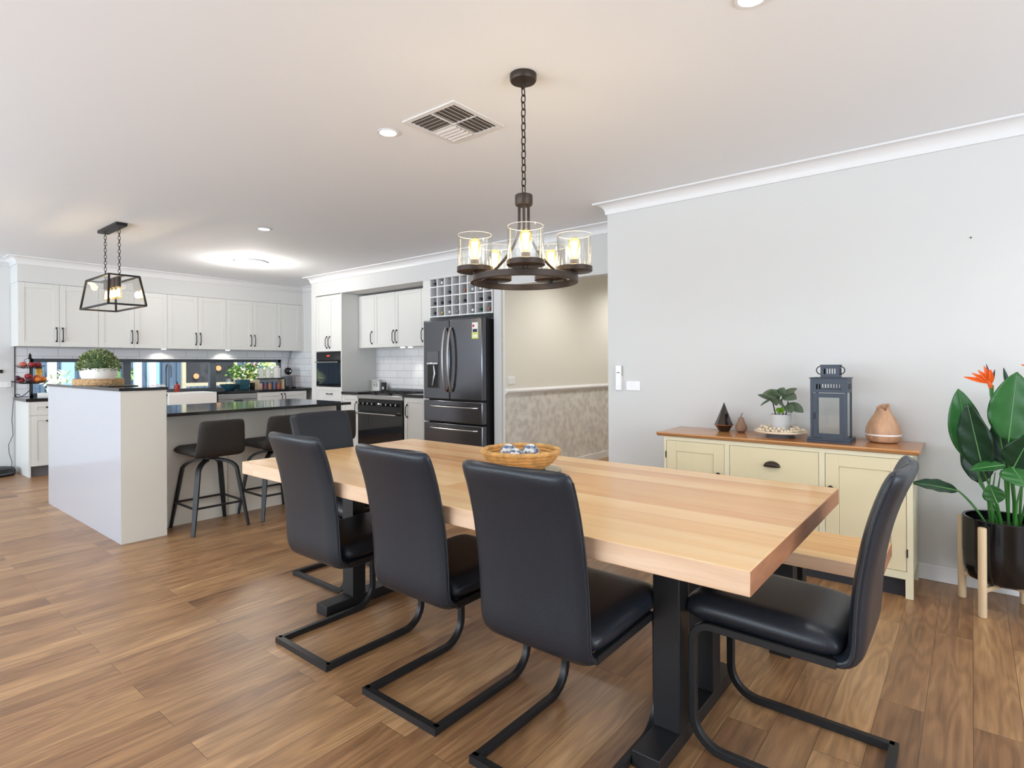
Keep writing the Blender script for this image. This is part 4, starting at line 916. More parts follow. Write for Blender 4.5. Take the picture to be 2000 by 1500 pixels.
# lantern
LX, LY = 3.83, 0.640
lx0, lx1, ly0, ly1 = 3.765, 3.905, 0.558, 0.738
lx0, lx1, ly0, ly1 = 3.715, 3.885, 0.552, 0.742
T = thing('candle_lantern', 'slate grey metal and glass candle lantern on the sideboard', 'lantern', ((lx0+lx1)/2, (ly0+ly1)/2, ST))
b = MB(); b.box(lx0-0.015, lx1+0.015, ly0-0.018, ly1+0.018, ST, ST+0.012); b.box(lx0-0.012, lx1+0.012, ly0-0.015, ly1+0.015, ST+0.012, ST+0.024); b.build('base', M_navy, T, bevel=0.002)
z0, z1 = ST+0.024, ST+0.372
b = MB(); e = 0.013
for x in (lx0, lx1-e):
    for y in (ly0, ly1-e): b.box(x, x+e, y, y+e, z0, z1)
def slotted(b, face, pl, a0, a1, z0, z1, n, sz0, sz1, sw, th=0.003):
    b.fb(face, a0, a1, 0, th, z0, sz0, pl); b.fb(face, a0, a1, 0, th, sz1, z1, pl); pit = (a1-a0-0.03)/n
    b.fb(face, a0, a0+0.015, 0, th, sz0, sz1, pl); b.fb(face, a1-0.015, a1, 0, th, sz0, sz1, pl)
    for i in range(n+1):
        c = a0+0.015+pit*i; lo = max(a0+0.015, c-(pit-sw)/2); hi = min(a1-0.015, c+(pit-sw)/2); b.fb(face, lo, hi, 0, th, sz0, sz1, pl)
for pl in (lx0, lx1-0.003): slotted(b, 'x', pl, ly0+e, ly1-e, z1-0.082, z1, 9, z1-0.062, z1-0.032, 0.0075)
for pl in (ly0, ly1-0.003): slotted(b, 'y', pl, lx0+e, lx1-e, z1-0.082, z1, 9, z1-0.062, z1-0.032, 0.0075)
b.build('frame', M_navy, T, smooth=False)
b = MB(); y0, y1 = ly0+e+.002, ly1-e-.002; zt2 = z1-0.086; r = 0.024
b.box(lx0, lx0+0.008, y0, y0+r, z0+.004, zt2); b.box(lx0, lx0+0.008, y1-r, y1, z0+.004, zt2); b.box(lx0, lx0+0.008, y0+r, y1-r, z0+.004, z0+.004+r); b.box(lx0, lx0+0.008, y0+r, y1-r, zt2-r, zt2)
dd = b.build('door', M_navy, T, smooth=False)
MB().box(lx0+0.003, lx0+0.005, y0+r, y1-r, z0+r, zt2-r).build('pane', M_glass, dd, smooth=False)
b = MB(); b.tube([(lx0-0.008, y1-0.008, z0+0.11), (lx0-0.008, y1-0.008, z0+0.15)], 0.002, 6); b.tube([(lx0, y1-0.008, z0+0.13), (lx0-0.008, y1-0.008, z0+0.13)], 0.002, 6); b.build('latch', M_black, dd)
for pl, fc in ((ly0+.004, 'y'), (ly1-.006, 'y')): MB().fb('y', lx0+e, lx1-e, 0, 0.002, z0, z1-0.082, pl).build('pane', M_glass, T, smooth=False)
MB().fb('x', ly0+e, ly1-e, 0, 0.002, z0, z1-0.082, lx1-.006).build('pane', M_glass, T, smooth=False)
MB().box(lx0-0.006, lx1+0.006, ly0-0.006, ly1+0.006, z1, z1+0.006).build('roof', M_navy, T, bevel=0.002)
vx0_, vx1_, vy0_, vy1_ = (lx0+lx1)/2-0.045, (lx0+lx1)/2+0.045, (ly0+ly1)/2-0.048, (ly0+ly1)/2+0.048
b = MB(); zz0, zz1 = z1+0.006, z1+0.078
for pl in (vx0_, vx1_-.003): slotted(b, 'x', pl, vy0_, vy1_, zz0, zz1, 5, zz0+0.02, zz0+0.052, 0.008)
for pl in (vy0_, vy1_-.003): slotted(b, 'y', pl, vx0_+.003, vx1_-.003, zz0, zz1, 5, zz0+0.02, zz0+0.052, 0.008)
b.box(vx0_-0.003, vx1_+0.003, vy0_-0.003, vy1_+0.003, zz1, zz1+0.003); b.build('vent_cap', M_navy, T, smooth=False)
for sg in (-1, 1):
    yc = vy1_ if sg > 0 else vy0_; pts = [((lx0+lx1)/2-0.02, yc+sg*0.026*math.sin(t), zz0+0.042-0.024*math.cos(t)) for t in [i*PI/10 for i in range(11)]]
    MB().tube(pts, 0.0028, 8).build('ring_handle', M_black, T)
# wooden vase-shaped diffuser
VX, VY = 3.93, 0.402
T = thing('aroma_diffuser', 'bulbous wood-grain vase with notched neck and white ring, right end of sideboard', 'diffuser', (VX, VY, ST))
prof = [(0.058, 0.0), (0.075, 0.006), (0.086, 0.022), (0.0895, 0.042)]
MB().lathe([(0.001, ST)]+[(r, ST+z) for r, z in prof]+[(0.085, ST+0.043)], (VX, VY, 0), 40).build('base', M_woodvase, T)
MB().lathe([(0.0900, ST+0.042), (0.0908, ST+0.046), (0.0900, ST+0.05)], (VX, VY, 0), 40, open_=True).build('light_ring', M_white, T)
b = MB(); rings = []; ns = 40
pr2 = [(0.0895, 0.049), (0.090, 0.062), (0.086, 0.085), (0.076, 0.112), (0.062, 0.138), (0.048, 0.160), (0.039, 0.178), (0.034, 0.195), (0.033, 0.212)]
for i, (r, z) in enumerate(pr2):
    ring = []
    for j in range(ns):
        a = 2*PI*j/ns; zz = z
        if i >= len(pr2)-2:
            k = 1.0 if i == len(pr2)-1 else 0.4
            zz += k*(0.012*math.sin(a+2.2) - 0.022*math.exp(-((((a-3.6+PI) % (2*PI))-PI)/0.35)**2))
        ring.append((VX+r*math.cos(a), VY+r*math.sin(a), ST+zz))
    rings.append(ring)
inner = [tuple(Vector((VX, VY, p[2]))+(Vector(p)-Vector((VX, VY, p[2])))*0.8-Vector((0, 0, 0.004))) for p in rings[-1]]
deep = [(VX+(p[0]-VX)*0.95, VY+(p[1]-VY)*0.95, ST+0.15) for p in inner]
b.rings(rings+[inner, deep], True, True); b.build('cover', M_woodvase, T)

# ------------------------------------------------------------------ wall fittings
XW = 4.058
T = thing('intercom_handset', 'slim white air-conditioner controller in wall holder, left of the switch plate', 'controller', (XW, 2.18, 1.05))
MB().box(XW-0.010, XW, 2.155, 2.212, 1.040, 1.16).build('holder', M_white, T, bevel=0.003)
MB().box(XW-0.026, XW-0.010, 2.158, 2.208, 1.046, 1.244).build('remote', M_white, T, bevel=0.004)
MB().box(XW-0.0275, XW-0.026, 2.170, 2.196, 1.183, 1.190).build('button', M_grey, T, smooth=False)
T.name = 'wall_controller'
T = thing('light_switch', 'white rectangular double switch plate on the right wall, beside the slim controller', 'switch', (XW, 2.06, 1.08))
MB().box(XW-0.010, XW, 2.003, 2.122, 1.045, 1.120).build('plate', M_white, T, bevel=0.003)
for y in (2.045, 2.08): MB().box(XW-0.013, XW-0.010, y-0.008, y+0.008, 1.075, 1.093).build('rocker', M_white, T, bevel=0.001)
T = thing('power_outlet', 'cream switch plate on the hall wall above the chair rail', 'switch', (4.74, 3.86, 1.05))
MB().box(4.69, 4.80, 3.850, 3.86, 1.045, 1.125).build('plate', M_white, T, bevel=0.003)
for x in (4.725, 4.765): MB().box(x-0.008, x+0.008, 3.847, 3.850, 1.075, 1.095).build('rocker', M_white, T, bevel=0.001)
o = MB().lathe([(0.004, XW-0.006), (0.004, XW)], (0, 0.0, 1.946), 8, 'x').build('wall_nail', M_black, org=(XW, 0, 1.946)); 
setp(o, 'tiny dark nail high on the right wall', 'nail')
T = thing('power_outlet', 'white double outlet on the wall left of the kitchen bench', 'outlet', (1.44, 8.97, 1.05))
MB().box(1.375, 1.50, 8.958, 8.97, 1.015, 1.085).build('plate', M_white, T, bevel=0.003)
for x in (1.41, 1.465): MB().box(x-0.008, x+0.008, 8.953, 8.958, 1.04, 1.06).build('rocker', M_white, T, bevel=0.001)
T = thing('wall_bracket', 'small black wall bracket at the far left edge of the photo', 'bracket', (1.38, 8.97, 1.2))
MB().box(1.33, 1.425, 8.955, 8.97, 1.185, 1.225).build('plate', M_black, T, bevel=0.002)
MB().box(1.34, 1.375, 8.92, 8.955, 1.195, 1.215).build('arm', M_black, T, bevel=0.002)
o = MB().sphere((0, 0, 0), 0.03, 14, 10, 0.5, 1, 1.8).build('wall_hook', M_white, org=(4.652, 2.30, 1.0))
bpy.data.objects.remove(o)

# robot vacuum style device on the floor, far left, with a cable up to the bench
T = thing('floor_appliance', 'low rounded black appliance on the floor at far left', 'appliance', (1.33, 8.76, 0))
MB().lathe([(0.001, 0.0), (0.15, 0.0), (0.175, 0.012), (0.18, 0.05), (0.165, 0.085), (0.12, 0.095), (0.001, 0.096)], (1.32, 8.74, 0), 36).build('shell', M_black, T)
MB().lathe([(0.1815, 0.028), (0.1825, 0.034), (0.1815, 0.040)], (1.32, 8.74, 0), 36, open_=True).build('bumper_line', M_grey, T)
MB().cyl((1.32, 8.74, 0.096), 0.03, 0.008, 16).build('button', M_grey, T)
pts = [(1.515, 8.93, 0.86), (1.508, 8.94, 0.74), (1.50, 8.94, 0.62), (1.507, 8.94, 0.52), (1.51, 8.94, 0.44), (1.47, 8.94, 0.33), (1.475, 8.94, 0.22), (1.50, 8.94, 0.12), (1.49, 8.94, 0.02), (1.45, 8.93, 0.004), (1.36, 8.93, 0.004)]
setp(MB().tube(pts, 0.003, 6).build('power_cable', M_black, org=(1.5, 8.94, 0)), 'thin black cable hanging from bench end to floor appliance', 'cable')
pts = [(5.10, 8.94, 1.50), (5.07, 8.945, 1.42), (5.045, 8.945, 1.30), (5.03, 8.945, 1.20), (5.055, 8.945, 1.10), (5.06, 8.94, 0.98), (5.03, 8.93, 0.90)]
setp(MB().tube(pts, 0.004, 6).build('power_cable', M_grey, org=(5.07, 8.94, 0.9)), 'thin cable hanging from the wall cabinets behind the coffee machine', 'cable')

# ------------------------------------------------------------------ bowl with balls on table
BX, BY, BZ = 2.075, 1.632, 0.760
T = thing('serving_board', 'round clear glass trivet under the woven basket', 'trivet', (BX, BY, BZ)); 
bpy.data.objects.remove(T)
b = MB(); b.lathe([(0.001, BZ), (0.150, BZ), (0.154, BZ+0.004), (0.150, BZ+0.008), (0.001, BZ+0.008)], (BX+0.02, BY-0.03, 0), 40)
setp(b.build('glass_trivet', thin_glass('greenish_glass', (0.80, 0.84, 0.82, 1), 1.5), org=(BX, BY, BZ)), 'round glass mat on table under the straw basket', 'mat')
BZ += 0.0085
T = thing('straw_basket', 'shallow coiled straw basket holding three patterned balls', 'basket', (BX, BY, BZ))
b = MB()
coil = [(0.095, 0.008), (0.113, 0.015), (0.130, 0.026), (0.145, 0.039), (0.158, 0.053), (0.169, 0.068)]
for r, z in coil:
    b.tube([(BX+r*math.cos(2*PI*i/48), BY+r*math.sin(2*PI*i/48), BZ+z+0.0015*math.sin(i*1.7+r*90)) for i in range(48)], 0.0088, 8, closed=True)
b.lathe([(0.001, BZ), (0.096, BZ), (0.122, BZ+0.020), (0.122, BZ+0.028), (0.001, BZ+0.028)], (BX, BY, 0), 40)
b.build('coiled_body', M_basket, T)
b = MB(); b.tube([(BX+0.176*math.cos(2*PI*i/56), BY+0.176*math.sin(2*PI*i/56), BZ+0.084+0.001*math.sin(i*1.3)) for i in range(56)], 0.0115, 10, closed=True); b.build('rim', M_basket, T)
m = bpy.data.materials.new('blue_white_pattern'); m.use_nodes = True; nt = m.node_tree; pb = nt.nodes['Principled BSDF']; pb.inputs['Roughness'].default_value = 0.35
tc = nt.nodes.new('ShaderNodeTexCoord'); vo = nt.nodes.new('ShaderNodeTexVoronoi'); vo.inputs['Scale'].default_value = 62; vo.inputs['Randomness'].default_value = 1
rp = nt.nodes.new('ShaderNodeValToRGB'); rp.color_ramp.interpolation = 'CONSTANT'; ee = rp.color_ramp.elements; ee[0].color = s(84, 100, 130); ee[1].position = 0.26; ee[1].color = s(228, 230, 230); k = ee.new(0.70); k.color = s(150, 160, 178)
nt.links.new(tc.outputs['Object'], vo.inputs['Vector']); sp = nt.nodes.new('ShaderNodeSeparateColor'); nt.links.new(vo.outputs['Color'], sp.inputs[0]); nt.links.new(sp.outputs[0], rp.inputs[0]); nt.links.new(rp.outputs[0], pb.inputs['Base Color'])
for (dx, dy, dz, r, lab) in ((-0.015, 0.062, 0.055, 0.041, 'left one in the straw basket'), (-0.052, -0.010, 0.048, 0.036, 'middle and lowest one in the straw basket'), (0.035, -0.030, 0.054, 0.042, 'right one in the straw basket')):
    # stands on the basket floor
    o = MB().sphere((0, 0, 0), r, 28, 18).build('decorative_ball', m, org=(0, 0, 0)); o.location = (BX+dx, BY+dy, BZ+0.029+r)
    setp(o, 'blue and white patterned ball, '+lab, 'ball', 'patterned balls in the straw basket')

# ------------------------------------------------------------------ floor plant in black pot on timber legs
QX, QY = 3.778, -0.122
T = thing('plant_stand', 'pale timber four-legged plant stand by the right wall', 'plant stand', (QX, QY, 0))
for k in range(4):
    a = math.radians(63+90*k); x, y = QX+0.186*math.cos(a), QY+0.186*math.sin(a)
    MB().lathe([(0.0145, 0.0), (0.018, 0.004), (0.018, 0.436), (0.0155, 0.44)], (x, y, 0), 16).build('leg', M_ash, T)
for k in range(2):
    a = math.radians(63+90*k); dx, dy = math.cos(a)*0.172, math.sin(a)*0.172
    MB().tube([(QX-dx, QY-dy, 0.133), (QX+dx, QY+dy, 0.133)], 0.011, sec=SQ).build('cross_bar', M_ash, T, smooth=False)
PT = thing('bird_of_paradise', 'bird of paradise plant with orange flowers in black pot on timber stand', 'plant', (QX, QY, 0.145))
MB().lathe([(0.001, 0.145), (0.11, 0.145), (0.145, 0.162), (0.162, 0.205), (0.166, 0.30), (0.166, 0.463), (0.163, 0.467), (0.152, 0.465), (0.150, 0.42), (0.001, 0.418)], (QX, QY, 0), 48).build('pot', M_potblk, PT)
MB().cyl((QX, QY, 0.417), 0.149, 0.004).build('soil', M_soil, PT)
def sleaf(p0, base, tip, width, upv, m, droop=0.0, cup=0.18):
    """stalk from the soil to the blade base, blade base->tip with midrib"""
    base, tip = Vector(base), Vector(tip); p0 = Vector(p0); mid = (p0+base)/2+Vector((0, 0, 0.03))
    pts = [p0.lerp(mid, t).lerp(mid.lerp(base, t), t) for t in [i/8 for i in range(9)]]
    stl = MB().tube(pts, [0.0055]*6+[0.005, 0.0045, 0.004], 7).build('leaf_stalk', M_stem, PT)
    b = MB(); leaf(b, base, tip, width, upv, cup=cup, n=16, rnd=0.82, wav=0.05, droop=droop, seg=5); lf = b.build('leaf', m, PT, thick=0.0016)
    ax = (tip-base); L = ax.length; ax.normalize(); side = ax.cross(Vector(upv)).normalized(); nrm = side.cross(ax).normalized()
    pts = [base+ax*(L*t)+nrm*(0.0015-droop*t*t+droop*t*0.9) for t in [i/10 for i in range(11)]]
    MB().tube(pts, [0.0036-0.0028*i/10 for i in range(11)], 6).build('midrib', M_rib, lf)
    return lf
nc = (-0.85, -0.3, 0.25)
soil = lambda dx, dy: (QX+dx, QY+dy, 0.42)
L_, D_ = M_leaf, M_leafd
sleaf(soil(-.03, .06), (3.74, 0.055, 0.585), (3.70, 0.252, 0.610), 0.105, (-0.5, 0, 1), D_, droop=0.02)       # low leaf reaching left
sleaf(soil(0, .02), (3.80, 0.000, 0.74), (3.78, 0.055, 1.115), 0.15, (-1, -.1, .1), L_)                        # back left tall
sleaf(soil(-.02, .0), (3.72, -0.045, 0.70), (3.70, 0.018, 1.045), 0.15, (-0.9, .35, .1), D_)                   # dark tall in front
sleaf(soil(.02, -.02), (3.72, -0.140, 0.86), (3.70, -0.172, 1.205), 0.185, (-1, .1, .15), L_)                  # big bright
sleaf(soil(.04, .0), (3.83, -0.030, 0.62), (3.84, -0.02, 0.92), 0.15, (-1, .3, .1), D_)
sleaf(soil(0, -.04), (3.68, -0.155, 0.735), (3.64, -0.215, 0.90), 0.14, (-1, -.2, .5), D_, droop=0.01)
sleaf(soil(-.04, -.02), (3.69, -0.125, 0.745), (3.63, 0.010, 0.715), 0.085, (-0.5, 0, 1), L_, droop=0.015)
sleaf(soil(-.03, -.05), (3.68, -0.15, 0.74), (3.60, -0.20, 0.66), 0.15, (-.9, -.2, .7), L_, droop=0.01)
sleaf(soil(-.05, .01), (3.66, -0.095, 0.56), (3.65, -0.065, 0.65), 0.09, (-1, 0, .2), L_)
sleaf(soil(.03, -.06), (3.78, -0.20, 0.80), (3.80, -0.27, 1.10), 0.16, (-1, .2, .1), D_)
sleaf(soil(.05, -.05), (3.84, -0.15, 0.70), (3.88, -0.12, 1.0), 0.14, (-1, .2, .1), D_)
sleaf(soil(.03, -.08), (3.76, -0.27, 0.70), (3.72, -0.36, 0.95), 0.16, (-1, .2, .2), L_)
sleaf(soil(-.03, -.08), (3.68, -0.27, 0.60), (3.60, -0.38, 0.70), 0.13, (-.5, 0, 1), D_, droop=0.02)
for dx, dy in ((0.03, 0.05), (-0.04, 0.04), (0.0, -0.08), (-0.06, -0.04), (0.05, 0.02)):
    MB().tube([soil(dx, dy), (QX+dx*1.2, QY+dy*1.2, 0.56), (QX+dx*1.1, QY+dy*1.3-0.02, 0.70)], [0.006, 0.005, 0.002], 7).build('shoot', M_stem, PT)
def flower(p0, head, d):
    p0, head = Vector(p0), Vector(head)
    st_ = MB().tube([p0, p0.lerp(head, .5)+Vector((0, -.012, 0)), head-Vector((0, 0.0, 0.05)), head], [0.005, 0.0048, 0.0075, 0.010], 8).build('flower_stalk', M_stem, PT)
    d = Vector(d).normalized(); hd = MB().tube([head-Vector((0, 0, .012)), head+Vector((0, .012, .02)), head+d*0.035+Vector((0, 0, .01))], [0.011, 0.010, 0.002], 8).build('flower_head', M_orange, PT)
    for k, (a, l_) in enumerate(((0.0, .115), (0.35, .085), (0.75, .075), (1.2, .085), (1.5, .07))):
        v = (d*math.cos(a)+Vector((0, 0, 1))*math.sin(a)); b = MB(); leaf(b, head+Vector((0, 0, .012)), head+v*l_+Vector((-.006*k, 0, .012)), 0.022, (-1, 0, .1), cup=0.5, rnd=0.8, seg=2); b.build('petal', M_orange, hd, thick=0.001)
    for a, l_ in ((1.35, .095), (1.75, .075)):
        v = (d*math.cos(a)+Vector((0, 0, 1))*math.sin(a)); b = MB(); leaf(b, head+Vector((0, 0, .01)), head+v*l_+Vector((.012, 0, .01)), 0.012, (-1, 0, .1), cup=0.5, seg=2); b.build('dark_petal', M_bluep, hd, thick=0.001)
flower(soil(0, -.02), (3.745, -0.078, 1.135), (0, 1, 0.28))
flower(soil(.02, -.06), (3.80, -0.300, 1.19), (0, 1, 0.35))
b = MB(); leaf(b, (3.78, -0.145, 1.12), (3.78, -0.125, 1.225), 0.02, (-1, 0, 0), seg=2); b.build('bud', M_leafd, PT, thick=0.002)

# ------------------------------------------------------------------ things on the raised bar
bx, by, bz = 1.507, 5.68, 1.101
T = thing('wicker_tray', 'round woven wicker tray under the white planter on raised bar', 'tray', (bx, by, bz))
b = MB(); b.lathe([(0.001, bz), (0.150, bz), (0.153, bz+0.004), (0.153, bz+0.052), (0.144, bz+0.054), (0.142, bz+0.036), (0.001, bz+0.034)], (bx, by, 0), 64, sx=1.1, sy=1.75); b.build('woven_side', M_wick, T)
T = thing('boxwood_planter', 'clipped green dome plant in white oval planter on wicker tray', 'plant', (bx, by, bz+0.036))
z0 = bz+0.036
MB().lathe([(0.001, z0), (0.100, z0), (0.114, z0+0.05), (0.120, z0+0.104), (0.115, z0+0.104), (0.112, z0+0.094), (0.001, z0+0.092)], (bx, by, 0), 40, sx=1.08, sy=1.58).build('planter', M_ceramic, T)
MB().lathe([(0.11, z0+0.093), (0.125, z0+0.12), (0.112, z0+0.175), (0.07, z0+0.215), (0.001, z0+0.230)], (bx, by, 0), 24, sx=0.95, sy=1.3).build('foliage_core', M_bush[0], T)
random.seed(11)
for mi in range(3):
    b = MB()
    for k in range(430):
        a = random.uniform(0, 2*PI); ph = math.acos(random.uniform(-0.12, 1)); r = random.uniform(0.9, 1.04)
        d = Vector((math.sin(ph)*math.cos(a), math.sin(ph)*math.sin(a), math.cos(ph))); c = Vector((bx, by, z0+0.104))+Vector((d.x*0.138*r, d.y*0.190*r, d.z*0.146*r))
        t_ = (d+Vector((random.uniform(-.8, .8), random.uniform(-.8, .8), random.uniform(-.3, .8)))).normalized(); l_ = random.uniform(.014, .024)
        sd = t_.cross(Vector((random.uniform(-1, 1), random.uniform(-1, 1), random.uniform(-1, 1)))).normalized()*l_*0.32
        v = [b.bm.verts.new(p) for p in (c, c+t_*l_*.5+sd, c+t_*l_, c+t_*l_*.5-sd)]; b.bm.faces.new(v)
    o = b.build('leaves', M_bush[mi], T, smooth=False); o['kind'] = 'stuff'
T = setp(MB().box(1.40, 1.60, 5.05, 5.28, bz, bz+0.006).build('tablet', M_black, org=(1.5, 5.16, bz), bevel=0.002), 'thin flat black tablet lying in front of the wicker tray', 'tablet')

# ------------------------------------------------------------------ fruit stand on the window bench
fx, fy, fz = 1.598, 8.62, 0.895
fx = 1.612
T = thing('fruit_stand', 'two-tier black wire fruit stand at the left end of bench', 'fruit stand', (fx, fy, fz))
b = MB(); b.tube([(fx, fy, fz+0.03), (fx, fy, fz+0.47)], 0.008, 10); b.lathe([(0.008, fz+0.455), (0.021, fz+0.468), (0.010, fz+0.482), (0.017, fz+0.494), (0.001, fz+0.528)], (fx, fy, 0), 12); b.build('pole', M_black, T)
b = MB()
for k in range(3):
    a = 2*PI*k/3+PI; dx, dy = math.cos(a), math.sin(a); pts = []
    for i in range(14):
        t = i/13
        if t < 0.6: u = t/0.6; r = 0.008+0.105*u; z = fz+0.075*(1-u)**2+0.010
        else: q_ = (t-0.6)/0.4*1.5*PI; r = 0.113+0.018*math.sin(q_); z = fz+0.028-0.018*math.cos(q_)
        pts.append((fx+dx*r, fy+dy*r, z))
    b.tube(pts, 0.0045, 6)
b.build('scroll_feet', M_black, T)
for z, R_, nm in ((fz+0.165, 0.172, 'lower'), (fz+0.345, 0.140, 'upper')):
    b = MB()
    for r, dz in ((R_, 0.03), (R_*.8, 0.013), (R_*.5, 0.002)): b.tube([(fx+r*math.cos(2*PI*i/28), fy+r*math.sin(2*PI*i/28), z+dz) for i in range(28)], 0.0035, 6, closed=True)
    for k in range(16):
        a = 2*PI*k/16; b.tube([(fx+R_*q_*math.cos(a), fy+R_*q_*math.sin(a), z+dz) for q_, dz in ((.05, 0), (.5, .002), (.8, .013), (1.0, .03))], 0.0022, 5)
    b.build('basket', M_black, T)
b = MB(); b.tube([(fx, fy, fz+0.455), (fx-0.03, fy, fz+0.46), (fx-0.055, fy, fz+0.44), (fx-0.048, fy, fz+0.42), (fx-0.035, fy, fz+0.43)], 0.003, 6); b.build('side_hook', M_black, T)
fr_m = {'red apple': mat('red_apple', s(150, 34, 38), 0.3), 'orange': mat('orange_peel', s(222, 122, 40), 0.45, bump=.2, bscale=300), 'plum': mat('plum', s(66, 30, 44), 0.35), 'pink apple': mat('pink_apple', s(196, 96, 78), 0.3, var=.3, vscale=12)}
fl = [(-.075, -.03, 0, 'red apple', .034), (-.025, -.085, 0, 'plum', .03), (.045, -.075, 0, 'orange', .032), (.095, -.03, 0, 'orange', .032), (.03, .08, 0, 'pink apple', .034), (-.06, .06, 0, 'plum', .03), (.055, .02, .03, 'pink apple', .033), (-.02, -.03, .045, 'red apple', .034), (-.105, -.055, .02, 'plum', .026),
      (-.06, -.035, 1, 'pink apple', .033), (0, -.065, 1, 'red apple', .032), (.055, -.03, 1, 'red apple', .032), (.03, .05, 1, 'red apple', .032), (-.04, .045, 1, 'plum', .03)]
for i, (dx, dy, lv_, kd, r) in enumerate(fl):
    dx *= 1.2; dy *= 1.2; r *= 1.08
    top = lv_ == 1; rb = math.hypot(dx, dy); R_ = 0.140 if top else 0.172
    z = (fz+0.345 if top else fz+0.165)+0.004+0.03*max(0, (rb/R_-.45)/.55)**1.5+r+(0 if lv_ in (0, 1) else lv_)
    F_ = thing('apple' if 'apple' in kd else kd, '%s in the %s basket of the fruit stand, %s' % (kd, 'upper' if top else 'lower', ['at front left', 'at front centre', 'at front right', 'at far right', 'at the back', 'at back left', 'on top at right', 'on top by the pole', 'at far left edge', 'at left', 'at front middle', 'at right', 'at back right', 'at back left'][i]), 'fruit', (fx+dx, fy+dy, z-r), 'fruit on the two-tier stand')
    b = MB()
    prof = [(0.0005, -r*.86), (r*.35, -r*.93), (r*.75, -r*.7), (r, -r*.05), (r*.92, r*.45), (r*.6, r*.82), (r*.25, r*.86), (0.0005, r*.72)] if 'apple' in kd else [(max(.0005, r*math.sin(PI*j/9)), -r*math.cos(PI*j/9)) for j in range(10)]
    b.lathe([(q_, z+zz) for q_, zz in prof], (fx+dx, fy+dy, 0), 16); b.build('flesh', fr_m[kd], F_)
    MB().tube([(fx+dx, fy+dy, z+r*.7), (fx+dx+.003, fy+dy, z+r*1.05)], 0.0015, 5).build('stalk', M_soil, F_)
M_ban = mat('ripe_banana', s(226, 178, 84), 0.5, var=.12, vscale=30)
T = thing('banana_bunch', 'small bunch of bananas hanging behind the fruit stand pole', 'fruit', (fx+.07, fy+.09, fz+0.21))
for k in range(4):
    a = -0.5+0.33*k; pts = [(fx+.075+0.02*k*.7+.012*math.sin(PI*t), fy+.09+0.04*math.sin(PI*t)*math.cos(a), fz+0.345-0.125*t) for t in [i/8 for i in range(9)]]
    MB().tube(pts, [.004, .010, .013, .014, .0145, .014, .012, .008, .003], 8).build('banana', M_ban, T)
MB().tube([(fx+.07, fy+.09, fz+.345), (fx+.105, fy+.09, fz+.35), (fx+.13, fy+.09, fz+.345)], .007, 6).build('crown', M_soil, T)
T = setp(MB().box(1.66, 1.80, 8.50, 8.53, fz, fz+0.055).build('sign_block', M_white, org=(1.73, 8.51, fz), bevel=0.003), 'small white block standing behind the fruit stand feet', 'ornament')

# ------------------------------------------------------------------ things on the bench by the window
wz = 0.895
def jar(name, lab, cat, c, prof, m, lid=None, lidm=None, group=None, seg=24, bname='body'):
    T = thing(name, lab, cat, (c[0], c[1], c[2]), group); MB().lathe([(r, c[2]+z) for r, z in prof], (c[0], c[1], 0), seg).build(bname, m, T)
    if lid: MB().lathe([(r, c[2]+z) for r, z in lid], (c[0], c[1], 0), seg).build('lid', lidm or m, T)
    return T
M_redb = mat('red_soap_bottle', s(150, 46, 36), 0.25)
T = thing('soap_bottle', 'red brown soap pump bottle beside the sink', 'bottle', (3.245, 8.735, wz))
MB().lathe([(0.001, wz), (0.036, wz), (0.038, wz+.01), (0.038, wz+.095), (0.014, wz+.112), (.013, wz+.12)], (3.245, 8.735, 0), 20).build('body', M_redb, T)
b = MB(); b.lathe([(0.012, wz+.12), (0.012, wz+.135), (.004, wz+.137), (.004, wz+.155), (.001, wz+.155)], (3.245, 8.735, 0), 12); b.tube([(3.245, 8.735, wz+.152), (3.23, 8.705, wz+.150)], .004, 6); b.build('pump', M_black, T)
# white lily heads beside the tap
T = thing('flower_vase', 'white lily flowers in small glass vase left of the tap', 'flowers', (3.0, 8.80, wz))
MB().lathe([(0.001, wz), (0.03, wz), (0.035, wz+.03), (0.025, wz+.055)], (3.0, 8.80, 0), 16).build('vase', M_glass, T)
M_lily = mat('lily_petal', s(248, 244, 240), 0.5)
for q_, (dx, dz) in enumerate(((-.045, .085), (.02, .09), (.075, .08))):
    b = MB()
    for k in range(6):
        a = PI*k/6*1.1-.1; leaf(b, (3.0+dx, 8.80, wz+dz-.02), (3.0+dx+.05*math.cos(a), 8.80-.02, wz+dz-.01+.05*math.sin(a)), .018, (0, -1, .2), seg=2)
    b.build('lily', M_lily, T, thick=.001)
    MB().tube([(3.0, 8.80, wz+.02), (3.0+dx, 8.80, wz+dz-.015)], .002, 5).build('stem', M_stem, T)
# wide dark bowl, teal pot with plant, glass, mug
T = jar('mixing_bowl', 'wide dark teal bowl left of the leafy potted plant', 'bowl', (3.93, 8.64, wz), [(0.001, 0), (0.06, 0), (0.10, 0.03), (0.135, 0.085), (0.13, 0.085), (0.095, 0.036), (0.001, 0.012)], M_teal)
MB().lathe([(.1345, wz+.084), (.137, wz+.087), (.1345, wz+.09), (.129, wz+.087)], (3.93, 8.64, 0), 24, open_=True).build('rim', M_dark, T)
T = thing('potted_plant', 'leafy green herb plant in square teal pot by the window', 'plant', (4.16, 8.70, wz))
b = MB(); b.hexa([(4.085, 8.635, wz), (4.225, 8.635, wz), (4.225, 8.765, wz), (4.085, 8.765, wz), (4.07, 8.62, wz+.155), (4.24, 8.62, wz+.155), (4.24, 8.78, wz+.155), (4.07, 8.78, wz+.155)]); b.build('pot', M_teal, T, bevel=.006)
M_herb = [mat('herb_leaf', s(66, 132, 52), 0.45), mat('herb_leaf_pale', s(140, 182, 92), 0.45)]
random.seed(5)
